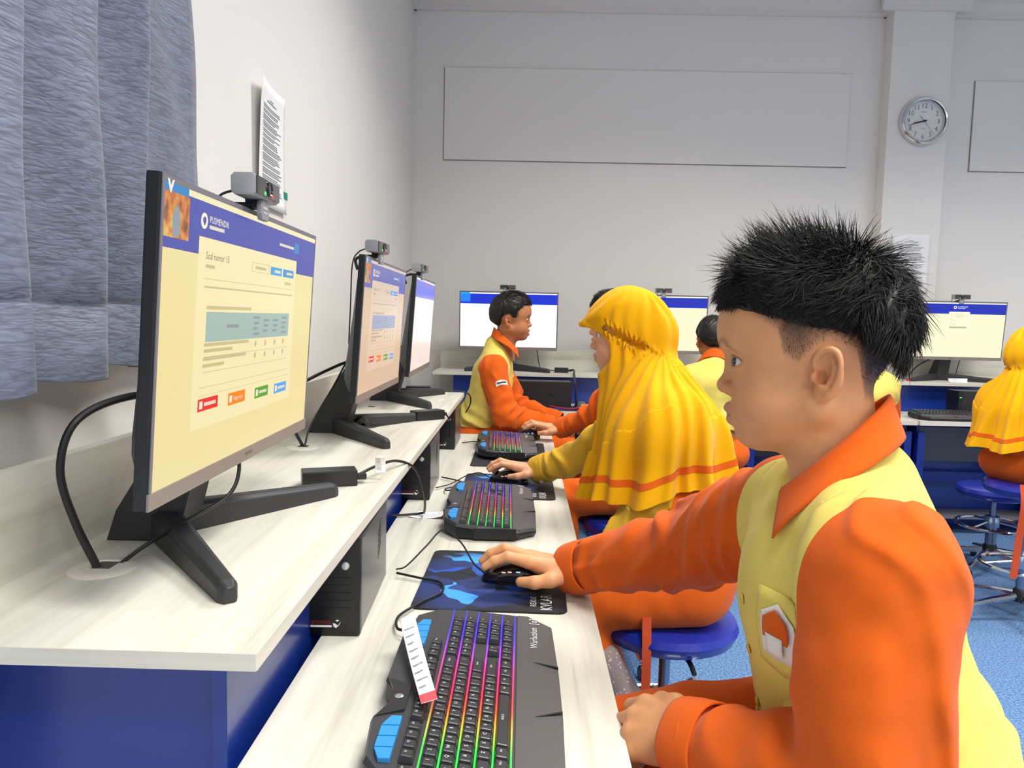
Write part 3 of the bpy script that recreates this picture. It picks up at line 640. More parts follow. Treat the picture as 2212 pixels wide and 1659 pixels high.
# ================================================================ MOUSE PADS (local: x to the user's right, y away)
def pad_mat():
    m, nt, p = newmat('blue_camouflage_mouse_pad'); L = nt.links.new
    tc = nt.nodes.new('ShaderNodeTexCoord'); n = nt.nodes.new('ShaderNodeTexVoronoi'); n.inputs['Scale'].default_value = 17; n.feature = 'SMOOTH_F1'
    d = nt.nodes.new('ShaderNodeTexNoise'); d.inputs['Scale'].default_value = 9; L(tc.outputs['Object'], d.inputs['Vector'])
    mx = nt.nodes.new('ShaderNodeMixRGB'); mx.inputs[0].default_value = .12; L(tc.outputs['Object'], mx.inputs[1]); L(d.outputs['Color'], mx.inputs[2]); L(mx.outputs[0], n.inputs['Vector'])
    n.feature = 'F1'
    sp = nt.nodes.new('ShaderNodeSeparateColor'); L(n.outputs['Color'], sp.inputs[0])
    r = nt.nodes.new('ShaderNodeValToRGB'); r.color_ramp.interpolation = 'CONSTANT'; e = r.color_ramp.elements
    e[0].position = 0; e[0].color = (*sRGB('131a2c'), 1); e[1].position = .84; e[1].color = (*sRGB('3f9be6'), 1)
    for pos, c in ((.3, '1c2f66'), (.5, '1f4fae'), (.68, '2a3f86')): q = e.new(pos); q.color = (*sRGB(c), 1)
    L(sp.outputs[0], r.inputs[0])
    # the print sits in the middle-left of the pad and fades into plain black cloth
    mp = nt.nodes.new('ShaderNodeMapping'); mp.inputs['Location'].default_value = (.1, -.28, 0); mp.inputs['Scale'].default_value = (5.2, 7, 0); L(tc.outputs['Object'], mp.inputs['Vector'])
    g = nt.nodes.new('ShaderNodeTexGradient'); g.gradient_type = 'SPHERICAL'; L(mp.outputs[0], g.inputs['Vector'])
    rr = nt.nodes.new('ShaderNodeValToRGB'); rr.color_ramp.elements[0].position = .05; rr.color_ramp.elements[1].position = .3; L(g.outputs['Fac'], rr.inputs[0])
    mm = nt.nodes.new('ShaderNodeMixRGB'); mm.inputs[1].default_value = (*sRGB('1a1b1f'), 1); L(rr.outputs[0], mm.inputs[0]); L(r.outputs[0], mm.inputs[2]); L(mm.outputs[0], p.inputs['Base Color'])
    p.inputs['Roughness'].default_value = .6; return m
padm = pad_mat()
def rrect(w_, h_, r, n=5):
    out = []
    for (cx, cy, a0) in ((w_/2-r, h_/2-r, 0), (-w_/2+r, h_/2-r, 90), (-w_/2+r, -h_/2+r, 180), (w_/2-r, -h_/2+r, 270)):
        for k in range(n+1): a = math.radians(a0+90*k/n); out.append((cx+r*math.cos(a), cy+r*math.sin(a)))
    return out
def pad(label, loc, rz, w_=.33, h_=.28, plain=False):
    t = thing('mouse_pad', label, 'mouse pad', loc, rz, 'mouse pads')
    ob('cloth', MB().prism(rrect(w_, h_, .018), .0005, .0035), mat('plain_pad_black', '26262a', .6) if plain else padm, t)
    ob('rubber_base', MB().prism(rrect(w_+.001, h_+.001, .018), 0, .0005), mat('rubber_black', '101011', .7), t)
    if not plain:
        mb = MB(); mb.add(*text_mesh('KVLAR', .030, Matrix.Translation((-w_/2+.045, -h_/2+.036, .0037)) @ Matrix.Diagonal((.8, 1, 1, 1)))); mb.add(*text_mesh('REXUS', .016, Matrix.Translation((-w_/2+.048, -h_/2+.060, .0037))))
        ob('lettering', mb, leg_m, t)
    return t
pad('blue-patterned black mouse pad under the front boy\'s hand', (-.047, 1.435, ZL), K90-.02)
pad('blue-patterned mouse pad under the headscarf girl\'s mouse', (-.035, 2.255, ZL), K90)
pad('plain dark mouse pad under the farthest keyboard of the left row', (-.04, 2.80, ZL-.0), K90, .5, .27, True)
pad('blue-patterned mouse pad on the far desk behind the boy facing right', (.25, 4.29, ZL), 0, .3, .22)

# ================================================================ MICE (local: front towards +y, away from the user)
mouse_m = mat('mouse_gloss_black', '0d0d10', .18, coat=.5)
def mouse(label, loc, rz, grey=False):
    t = thing('computer_mouse', label, 'mouse', loc, rz, 'computer mice')
    L_, W_, H_ = .063, .034, .039
    def sh(u, v):
        a = 2*math.pi*u; b = math.pi/2*v; c = math.cos(b)**.7
        x = W_*c*math.copysign(abs(math.cos(a))**.8, math.cos(a)); y = L_*c*math.copysign(abs(math.sin(a))**.85, math.sin(a)); z = H_*math.sin(b)**.8*(1-.28*(y/L_)-.25*(y/L_)**2)
        x *= 1-.14*math.exp(-((y-.005)/.022)**2)
        return (x, y, z+.002)
    ob('body', MB().grid(sh, 36, 12), mat('mouse_grey', '6e7074', .25, .3) if grey else mouse_m, t, smooth=2)
    ob('base_plate', MB().prism([(W_*.97*math.cos(a*math.pi/12), L_*.97*math.sin(a*math.pi/12)) for a in range(24)], 0, .004), mat('rubber_black', '101011', .7), t)
    ob('scroll_wheel', MB().lathe([(.007, -.004), (.009, -.003), (.009, .003), (.007, .004)], 16, Matrix.Translation((0, .036, .026)) @ Matrix.Rotation(math.pi/2, 4, 'Y')), mat('rubber_black', '101011', .7), t)
    ob('button_split', MB().tube([sh(.25, v/10) for v in range(2, 10)], .0008, 5), mat('groove_black', '050506', .6), t)
    for (y, c) in ((.018, 'aee4ff'), (-.004, 'ffc6c0'), (-.022, 'ffc6c0')):
        p = sh(.5+y*1.6, .35); ob('side_light', MB().box(p[0]-.0012, p[0]+.0012, p[1]-.004, p[1]+.004, p[2]-.0012, p[2]+.0012), plain_emit('mouse_light_'+c, c, .8), t, bevel=.0008)
    return t
mouse('glossy black mouse under the front boy\'s hand', (-.008, 1.425, ZL+.0035), math.radians(82))
mouse('glossy black mouse under the headscarf girl\'s hand', (-.035, 2.30, ZL+.0035), math.radians(80))
mouse('black mouse in the hand beyond the farthest keyboard', (.022, 3.17, ZL+.0035), math.radians(85))
mouse('grey mouse lying on the far desk pad', (.345, 4.31, ZL+.0035), math.radians(10), True)

# ================================================================ POWER BRICKS, CABLES, TAGS
brick_m = mat('power_brick_black', '202022', .35); cab_m = mat('cable_black', '151516', .4)
def brick(label, loc, rz, L_=.105, W_=.048, H_=.031):
    t = thing('power_adapter', label, 'power adapter', loc, rz, 'black power adapters')
    ob('case', MB().box(-L_/2, L_/2, -W_/2, W_/2, 0, H_), brick_m, t, bevel=.003)
    ob('plug', MB().box(L_/2-.001, L_/2+.02, -.008, .008, .008, .02), brick_m, t, bevel=.003)
    return t
def cable(label, pts, r=.0035, m=None, name='cable'):
    o = ob(name, MB().tube(spline(pts, 8), r, 8), m or cab_m, smooth=True); return tag(o, label, 'cable')
brick('power adapter by the far foot of the near monitor', (-.375, 1.43, ZU), math.radians(20))
brick('power adapter by the foot of the second monitor', (-.305, 2.385, ZU), math.radians(40))
brick('power adapter at the end of the left row behind the third monitor', (-.45, 3.20, ZU), math.radians(5))
brick('power adapter on the far desk right of the boy facing right', (.245, 4.64, ZU), 0, .085)
cable('thick black cable looping from the front grommet up behind the near monitor', [(-.54, .925, .9), (-.565, .915, .97), (-.575, .905, 1.04), (-.56, .92, 1.10), (-.52, .98, 1.125), (-.46, 1.05, 1.12), (-.44, 1.08, 1.12)], .005)
cable('thin black cable running from the front grommet under the near monitor', [(-.53, .94, .9), (-.50, .96, .925), (-.46, 1.0, .95), (-.42, 1.04, .975), (-.41, 1.06, 1.01), (-.42, 1.07, 1.06)], .0028)
cable('black cable from the near power adapter drooping over the shelf edge', [(-.325, 1.448, .92), (-.300, 1.50, .928), (-.272, 1.60, .922), (-.246, 1.70, .885), (-.236, 1.79, .81), (-.242, 1.86, .745), (-.258, 1.89, .727), (-.33, 1.86, .727)], .0032)
cable('black cable hanging behind the second monitor near the wall', [(-.545, 1.83, .905), (-.575, 1.82, .98), (-.57, 1.85, 1.05), (-.50, 1.97, 1.10), (-.45, 2.05, 1.12)], .0042)
cable('thin black cable from the second grommet up to the neighbouring stand', [(-.54, 1.82, .905), (-.535, 1.87, .96), (-.50, 1.98, 1.06), (-.46, 2.05, 1.17)], .0025)
cable('thin cable from the second power adapter to its plug knot', [(-.365, 2.34, .92), (-.38, 2.30, .912), (-.40, 2.26, .918), (-.43, 2.2, .91), (-.455, 2.13, .912)], .0028)
o = ob('cable_knot', MB().tube(spline([(-.46, 2.12, .912), (-.475, 2.11, .935), (-.455, 2.10, .945), (-.45, 2.125, .93), (-.47, 2.13, .915), (-.48, 2.11, .925), (-.46, 2.10, .94), (-.445, 2.12, .92), (-.465, 2.105, .915)], 6), .006, 8), cab_m, smooth=True); tag(o, 'black bundled cable knot under the second monitor', 'cable')
cable('black cable curling off the end of the left row shelf', [(-.32, 3.2, .915), (-.27, 3.22, .915), (-.23, 3.235, .90), (-.225, 3.24, .86), (-.245, 3.235, .82)], .003)
cable('cable from the second power adapter over the shelf edge', [(-.265, 2.42, .92), (-.25, 2.44, .915), (-.238, 2.45, .89), (-.236, 2.45, .84)], .0028)
cable('thin mouse lead arching up from the front mouse to the near tower', [(-.068, 1.435, .735), (-.09, 1.46, .745), (-.12, 1.50, .775), (-.16, 1.53, .79), (-.19, 1.50, .765), (-.225, 1.46, .735), (-.245, 1.45, .73)], .0018)
cable('keyboard lead curling on the desk beside the front pad', [(-.175, 1.15, .735), (-.195, 1.17, .73), (-.20, 1.22, .73), (-.17, 1.29, .728), (-.14, 1.34, .728), (-.15, 1.39, .728), (-.19, 1.41, .728), (-.24, 1.43, .73)], .0024)
cable('thin black mouse lead looping beside the middle keyboard', [(-.095, 2.31, .735), (-.13, 2.33, .745), (-.17, 2.30, .74), (-.21, 2.24, .728), (-.25, 2.18, .728)], .0018)
cable('black lead looping at the back of the middle keyboard', [(-.19, 2.13, .735), (-.215, 2.14, .73), (-.22, 2.18, .726), (-.19, 2.21, .728), (-.17, 2.25, .728), (-.2, 2.29, .728), (-.25, 2.33, .728)], .0022)
cable('thin black lead at the back of the farthest keyboard', [(-.17, 2.98, .735), (-.2, 3.02, .728), (-.24, 3.0, .726)], .0022)
cable('red cable lying across the far desk', [(.06, 4.33, .735), (.12, 4.34, .737), (.2, 4.27, .73), (.28, 4.22, .73), (.33, 4.22, .735), (.335, 4.28, .735), (.39, 4.33, .735)], .0035, mat('cable_red', 'd8364e', .4))
cable('thin grey cable coiled under the white-screened monitor', [(.09, 4.72, 1.06), (.10, 4.74, .98), (.11, 4.72, .915), (.06, 4.68, .912), (.12, 4.66, .914), (.15, 4.70, .916), (.2, 4.64, .917)], .0028)
cable('dark cable bundle hanging in front of the far computer', [(.30, 4.64, .92), (.32, 4.6, .925), (.315, 4.49, .91), (.31, 4.285, .86), (.315, 4.28, .78), (.32, 4.285, .735)], .006)
cable('thin grey cable sweeping left under the login monitor', [(2.62, 4.75, 1.05), (2.52, 4.74, 1.0), (2.44, 4.68, .95), (2.40, 4.62, .912)], .004)
cable('thin cable curving down to the desk right of the login monitor stand', [(2.79, 4.76, 1.05), (2.78, 4.77, .98), (2.74, 4.72, .915)], .0025)
rp = ob('red_plug', MB().box(2.385, 2.415, 4.60, 4.625, ZU, ZU+.014), mat('cable_red', 'd8364e', .4), bevel=.002); tag(rp, 'small red plug on the far shelf left of the login monitor', 'plug')
def tag_card(name, label, P, mats_, red, txt_=True, seed=3):
    """thin bent paper tag through four corner points (tl, tr, br, bl)"""
    t = thing(name, label, 'paper tag', (0, 0, 0)); P = [Vector(p) for p in P]
    def sh(u, v):
        p = (P[3]*(1-u)+P[2]*u)*(1-v)+(P[0]*(1-u)+P[1]*u)*v
        n = (P[1]-P[0]).cross(P[3]-P[0]).normalized(); return tuple(p+n*.006*math.sin(math.pi*v)*(1 if u < .5 else .7))
    n = (P[1]-P[0]).cross(P[3]-P[0]).normalized()
    o = ob('sheet', MB().grid(sh, 6, 12), paper_m, t, smooth=2); s = o.modifiers.new('t', 'SOLIDIFY'); s.thickness = .0004
    mb = MB(); rnd = random.Random(seed)
    for side in (1, -1):
        for i in range(9):
            v = .16+i*.085; a = Vector(sh(.12, v)); b = Vector(sh(.12+.7*(.5+.5*rnd.random()), v)); d = Vector(sh(.12, v+.016))-a; e = n*.0007*side
            mb.add([tuple(a+e), tuple(b+e), tuple(b+d+e), tuple(a+d+e)], [(0, 1, 2, 3)])
    ob('printed_lines', mb, ink_m, t)
    if red:
        mb = MB()
        for side in (1, -1):
            e = n*.0006*side; mb.add([tuple(Vector(sh(u, v))+e) for u, v in ((0, 0), (1, 0), (1, .09), (0, .09))], [(0, 1, 2, 3)])
        ob('red_band', mb, mat('tag_red', 'e8505a', .6), t)
    return t
tag_card('warranty_tag', 'white printed paper tag with red end standing up from the nearest keyboard', [(-.175, 1.07, .788), (-.155, 1.085, .79), (-.094, .865, .775), (-.113, .858, .772)], None, True)
tag_card('warranty_tag', 'white printed paper tag with red edge lying behind the middle keyboard', [(-.285, 1.87, .7235), (-.27, 1.93, .7235), (-.185, 1.91, .733), (-.19, 1.86, .731)], None, True, seed=5)
tag_card('cable_label', 'small black and white label wrapped on the near adapter cable', [(-.292, 1.47, .955), (-.272, 1.475, .955), (-.272, 1.475, .922), (-.292, 1.47, .922)], None, False, seed=8).children[0].data.materials[0] = mat('label_black', '242427', .5)
tag_card('paper_slip', 'white paper slip on the left row shelf by the third monitor foot', [(-.335, 2.90, .9065), (-.32, 2.98, .9065), (-.265, 2.96, .9065), (-.27, 2.88, .9065)], None, False, seed=9)
tag_card('paper_slip', 'curled white paper slip at the foot of the login monitor', [(2.60, 4.55, .93), (2.72, 4.55, .932), (2.71, 4.53, .9075), (2.61, 4.53, .9075)], None, False, seed=10)

# ================================================================ STOOLS
seat_m = mat('stool_blue_vinyl', '1f2f9c', .3, coat=.2); chrome = mat('polished_chrome', 'd9dadd', .12, 1)
def stool(label, loc, rz, h=.50, lever=True):
    t = thing('stool', label, 'stool', loc, rz, 'round blue swivel stools')
    ob('seat', MB().lathe([(.02, h-.055), (.145, h-.055), (.165, h-.045), (.175, h-.022), (.168, h-.006), (.15, h), (.02, h+.002)], 40), seat_m, t, smooth=True)
    ob('seat_plate', MB().box(-.07, .07, -.07, .07, h-.066, h-.055), mat('stool_black', '1a1a1c', .45), t)
    ob('gas_post', MB().lathe([(.025, .10), (.025, h-.2), (.014, h-.2), (.014, h-.065)], 20), mat('post_steel_blue', '8a93a6', .25, .9), t, smooth=True)
    ob('post_cover', MB().lathe([(.032, .085), (.032, .13), (.027, .14)], 20), mat('stool_black', '1a1a1c', .45), t, smooth=True)
    rg = MB(); n = 48; zr = .24
    rg.tube([(.16*math.cos(2*math.pi*k/n), .16*math.sin(2*math.pi*k/n), zr) for k in range(n+1)], .009, 8, cap=False); ob('foot_ring', rg, chrome, t, smooth=True)
    for k in range(3):
        a = k*2*math.pi/3+.4; ob('ring_spoke', MB().tube([(.022*math.cos(a), .022*math.sin(a), zr+.02), (.16*math.cos(a), .16*math.sin(a), zr)], .007, 8), chrome, t, smooth=True)
    ob('ring_clamp', MB().lathe([(.034, zr-.01), (.034, zr+.045)], 20), mat('clamp_blue_grey', '8fa3bd', .3, .6), t, smooth=True)
    for k in range(5):
        a = k*2*math.pi/5+.2; c, s_ = math.cos(a), math.sin(a)
        lg = ob('base_leg', MB().tube([(.03*c, .03*s_, .105), (.13*c, .13*s_, .09), (.25*c, .25*s_, .065)], [.016, .014, .010], 8), chrome, t, smooth=True)
        ob('caster', MB().lathe([(.022, -.011), (.025, -.008), (.025, .008), (.022, .011)], 16, Matrix.Translation((.25*c, .25*s_, .026)) @ Matrix.Rotation(a, 4, 'Z') @ Matrix.Rotation(math.pi/2, 4, 'X')), mat('caster_black', '141416', .4), lg, smooth=True)
    if lever:
        lv = ob('height_lever', MB().tube(spline([(.05, -.02, h-.062), (.12, -.05, h-.064), (.155, -.068, h-.078)], 4), .006, 8), mat('stool_black', '1a1a1c', .45), t, smooth=True)
        M = Matrix.Translation((.172, -.078, h-.112)) @ Matrix.Rotation(math.radians(-32), 4, 'Y')
        ob('lever_paddle', MB().prism([(-.009, .034), (.009, .034), (.013, -.02), (.011, -.036), (0, -.043), (-.011, -.036), (-.013, -.02)], -.005, .005, M, 'y'), mat('lever_grey', '6c6d70', .45), lv, bevel=.002)
    return t
stool('dark blue round stool under the girl in the yellow headscarf', (.375, 1.80, 0), -.95, .515)
stool('round stool under the front boy, mostly below the frame', (.47, .85, 0), .6, .60, False)
stool('round stool under the boy reaching past the headscarf girl', (.40, 2.72, 0), .9, .515, False)
stool('bright blue round stool at the right edge under the second girl', (2.15, 3.10, 0), .5, .60)
stool('stool under the boy facing right, hidden below the desk', (-.10, 3.55, 0), .3, .56, False)
stool('stool under the boy seen from behind', (1.0, 3.6, 0), .3, .5, False)
stool('stool under the partly hidden person beyond the front boy', (1.62, 3.5, 0), .1, .5, False)
stool('empty dark stool with chrome base behind the bright blue stool', (2.42, 3.75, 0), 1.1, .44, False)
# ================================================================ IMPLICIT-SURFACE MODELLER (for people and cloth)
f32 = np.float32
def A3(p): return np.array(p, f32)
_rng = np.random.RandomState(7); _NT = _rng.rand(64, 64, 64).astype(f32)
def noise(P):
    """smooth value noise in 0..1"""
    q = np.floor(P); t = (P-q).astype(f32); t = t*t*(3-2*t); i = q.astype(np.int64) & 63; j = (i+1) & 63
    def g(a, b, c): return _NT[a[:, 0], b[:, 1], c[:, 2]]
    x, y, z = t[:, 0], t[:, 1], t[:, 2]
    return ((g(i, i, i)*(1-x)+g(j, i, i)*x)*(1-y)+(g(i, j, i)*(1-x)+g(j, j, i)*x)*y)*(1-z)+((g(i, i, j)*(1-x)+g(j, i, j)*x)*(1-y)+(g(i, j, j)*(1-x)+g(j, j, j)*x)*y)*z
def smin(a, b, k):
    if k <= 0: return np.minimum(a, b)
    h = np.maximum(k-np.abs(a-b), 0)/k; return np.minimum(a, b)-h*h*k*.25
def smax(a, b, k): return -smin(-a, -b, k)
def sstep(x, a, b): t = np.clip((x-a)/(b-a), 0, 1); return t*t*(3-2*t)
class Field:
    """list of blended solids; every solid is only evaluated near its own bounds"""
    def __init__(s): s.ops = []
    def _add(s, fn, c, r, k, op): s.ops.append((fn, A3(c), float(r), float(k), op)); return s
    def ell(s, c, r, k=.01, R=None, op=1):
        c, r = A3(c), A3(r); Rm = None if R is None else np.array(R, f32)
        def fn(P):
            q = P-c
            if Rm is not None: q = q @ Rm.T
            a = q/r; k0 = np.sqrt((a*a).sum(1)); b = a/r; k1 = np.sqrt((b*b).sum(1))+1e-9
            return k0*(k0-1)/k1
        return s._add(fn, c, max(r)*1.0, k, op)
    def chain(s, pts, rad, k=.01, op=1):
        pts = [A3(p) for p in pts]; n = len(pts); rad = list(rad) if hasattr(rad, '__len__') else [rad]*n
        c = sum(pts)/n; R = max(np.linalg.norm(p-c)+r for p, r in zip(pts, rad))
        def fn(P):
            D = None
            for i in range(n-1):
                a, ba = pts[i], pts[i+1]-pts[i]; l2 = float(ba @ ba)+1e-12; q = P-a
                t = np.clip((q @ ba)/l2, 0, 1); d = np.sqrt(((q-t[:, None]*ba)**2).sum(1))-(rad[i]+(rad[i+1]-rad[i])*t)
                D = d if D is None else smin(D, d, min(rad[i+1], .02)*.5)
            return D
        return s._add(fn, c, R, k, op)
    def ball(s, c, r, k=.01, op=1): return s.ell(c, (r, r, r), k, None, op)
    def __call__(s, P):
        D = np.full(len(P), 9., f32)
        for fn, c, r, k, op in s.ops:
            m = ((P-c)**2).sum(1) < (r+k+.05)**2
            if op == 1 and not m.all():
                far = ~m; D[far] = np.minimum(D[far], .05)
            if not m.any(): continue
            d = fn(P[m])
            D[m] = smin(D[m], d, k) if op == 1 else smax(D[m], -d, k)
        return D
def surf(fn, lo, hi, h, proj=1):
    """sparse surface-nets mesher -> vertices, quads, normals"""
    lo, hi = A3(lo), A3(hi); s = 4; nc = np.ceil((hi-lo)/(h*s)).astype(int)
    g = np.stack(np.meshgrid(*[np.arange(n) for n in nc], indexing='ij'), -1).reshape(-1, 3)
    Dc = fn((lo+(g+.5)*(h*s)).astype(f32)); act = np.abs(Dc) < h*s*1.35
    shp = nc*s+1; D = np.ones(shp, f32)
    ins = g[(~act) & (Dc < 0)]
    o5 = np.stack(np.meshgrid(*[np.arange(s+1)]*3, indexing='ij'), -1).reshape(-1, 3)
    if len(ins):
        k = (ins[:, None]*s+o5).reshape(-1, 3); D[k[:, 0], k[:, 1], k[:, 2]] = -1
    k = (g[act][:, None]*s+o5).reshape(-1, 3); fl = np.unique(np.ravel_multi_index(k.T, shp)); k = np.stack(np.unravel_index(fl, shp), 1)
    D.reshape(-1)[fl] = fn((lo+k*h).astype(f32))
    S = D < 0
    cnt = np.zeros(np.array(shp)-1, np.int8)
    for c in np.ndindex(2, 2, 2): cnt += S[c[0]:shp[0]-1+c[0], c[1]:shp[1]-1+c[1], c[2]:shp[2]-1+c[2]]
    cells = np.argwhere((cnt > 0) & (cnt < 8)); M = len(cells)
    idx = np.full(cnt.shape, -1, np.int32); idx[cells[:, 0], cells[:, 1], cells[:, 2]] = np.arange(M)
    acc = np.zeros((M, 3), f32); num = np.zeros(M, f32)
    cor = list(np.ndindex(2, 2, 2)); val = {c: D[cells[:, 0]+c[0], cells[:, 1]+c[1], cells[:, 2]+c[2]] for c in cor}
    for a in cor:
        for ax in range(3):
            if a[ax]: continue
            b = list(a); b[ax] = 1; b = tuple(b); m = (val[a] < 0) != (val[b] < 0)
            t = val[a][m]/(val[a][m]-val[b][m]); p = np.tile(A3(a), (m.sum(), 1)); p[:, ax] += t; acc[m] += p; num[m] += 1
    V = lo+(cells+acc/num[:, None])*h
    Q = []
    for ax in range(3):
        u, v = (ax+1) % 3, (ax+2) % 3; sl0 = [slice(None)]*3; sl1 = [slice(None)]*3; sl0[ax] = slice(0, -1); sl1[ax] = slice(1, None)
        e = np.argwhere(S[tuple(sl0)] != S[tuple(sl1)]); e = e[(e[:, u] > 0) & (e[:, v] > 0) & (e[:, u] < shp[u]-1) & (e[:, v] < shp[v]-1)]
        if not len(e): continue
        def ci(du, dv): q = e.copy(); q[:, u] += du; q[:, v] += dv; return idx[q[:, 0], q[:, 1], q[:, 2]]
        q = np.stack([ci(-1, -1), ci(0, -1), ci(0, 0), ci(-1, 0)], 1); fl = ~S[e[:, 0], e[:, 1], e[:, 2]]; q[fl] = q[fl][:, ::-1]; Q.append(q)
    Q = np.concatenate(Q); Q = Q[(Q >= 0).all(1)]; V = V.astype(f32); e_ = h*.5
    for _ in range(proj):
        d = fn(V); G = np.stack([(fn(V+A3(np.eye(3)[i]*e_))-fn(V-A3(np.eye(3)[i]*e_)))/(2*e_) for i in range(3)], 1); l2 = (G*G).sum(1)+1e-6
        V = V-np.clip(d/np.maximum(l2, .3), -h*.6, h*.6)[:, None]*G
    N = G/np.sqrt(l2)[:, None]
    return V, Q, N
def to_tris(Q): return np.concatenate([Q[:, [0, 1, 2]], Q[:, [0, 2, 3]]])
def clip(V, T, N, s):
    """keep the side where s > 0, cutting triangles exactly on s = 0"""
    k = s > 0; c = k[T].sum(1); out = [T[c == 3]]; V2, N2 = list(), list(); n = len(V); cache = {}; new = []
    def mid(a, b):
        key = (min(a, b), max(a, b))
        if key not in cache:
            t = s[a]/(s[a]-s[b]); V2.append(V[a]+(V[b]-V[a])*t); N2.append(N[a]+(N[b]-N[a])*t); cache[key] = n+len(V2)-1
        return cache[key]
    for t in T[(c == 1) | (c == 2)]:
        t = list(t); ks = [k[i] for i in t]
        if sum(ks) == 1:
            i = ks.index(True); a, b, d = t[i], t[(i+1) % 3], t[(i+2) % 3]; new.append((a, mid(a, b), mid(a, d)))
        else:
            i = ks.index(False); a, b, d = t[i], t[(i+1) % 3], t[(i+2) % 3]; p, q = mid(a, b), mid(a, d); new += [(p, b, d), (p, d, q)]
    if new: out.append(np.array(new))
    T2 = np.concatenate(out)
    if V2: V, N = np.concatenate([V, np.array(V2, f32)]), np.concatenate([N, np.array(N2, f32)])
    us, inv = np.unique(T2, return_inverse=True); return V[us], inv.reshape(-1, 3), N[us]
def npmesh(name, V, F, mats, cols=None, N=None, fmat=None):
    me = bpy.data.meshes.new(name); F = np.asarray(F); k = F.shape[1]
    me.vertices.add(len(V)); me.vertices.foreach_set('co', np.asarray(V, f32).ravel())
    me.loops.add(F.size); me.loops.foreach_set('vertex_index', F.ravel().astype(np.int32))
    me.polygons.add(len(F)); me.polygons.foreach_set('loop_start', np.arange(0, F.size, k, dtype=np.int32)); me.polygons.foreach_set('loop_total', np.full(len(F), k, np.int32))
    me.polygons.foreach_set('use_smooth', np.ones(len(F), bool))
    for m in (mats if isinstance(mats, (list, tuple)) else [mats]): me.materials.append(m)
    if fmat is not None: me.polygons.foreach_set('material_index', np.asarray(fmat, np.int32))
    if cols is not None:
        a = me.color_attributes.new('Col', 'FLOAT_COLOR', 'POINT'); a.data.foreach_set('color', np.concatenate([cols, np.ones((len(cols), 1))], 1).astype(f32).ravel())
    me.update(); me.validate()
    if N is not None: me.normals_split_custom_set_from_vertices([tuple(n) for n in np.asarray(N, float)])
    return me
def join(parts):
    V, Q, N, C, n = [], [], [], [], 0
    for v, q, nn, c in parts: V.append(v); Q.append(q+n); N.append(nn); C.append(c); n += len(v)
    return np.concatenate(V), np.concatenate(Q), np.concatenate(N), np.concatenate(C)
def col_mat(name, rough=.5, sss=0, bump=0, bscale=300, spec=.4, sheen=0):
    m, nt, p = newmat(name); a = nt.nodes.new('ShaderNodeVertexColor'); a.layer_name = 'Col'; nt.links.new(a.outputs[0], p.inputs['Base Color'])
    p.inputs['Roughness'].default_value = rough; p.inputs['Specular IOR Level'].default_value = spec
    if sss: p.inputs['Subsurface Weight'].default_value = sss; p.inputs['Subsurface Radius'].default_value = (1, .35, .2); p.inputs['Subsurface Scale'].default_value = .006
    if bump:
        tc = nt.nodes.new('ShaderNodeTexCoord'); n = nt.nodes.new('ShaderNodeTexNoise'); n.inputs['Scale'].default_value = bscale; n.inputs['Detail'].default_value = 3
        b = nt.nodes.new('ShaderNodeBump'); b.inputs['Strength'].default_value = bump; b.inputs['Distance'].default_value = .001
        nt.links.new(tc.outputs['Object'], n.inputs['Vector']); nt.links.new(n.outputs['Fac'], b.inputs['Height']); nt.links.new(b.outputs[0], p.inputs['Normal'])
    return m
def lin(h): return np.array(sRGB(h), f32)

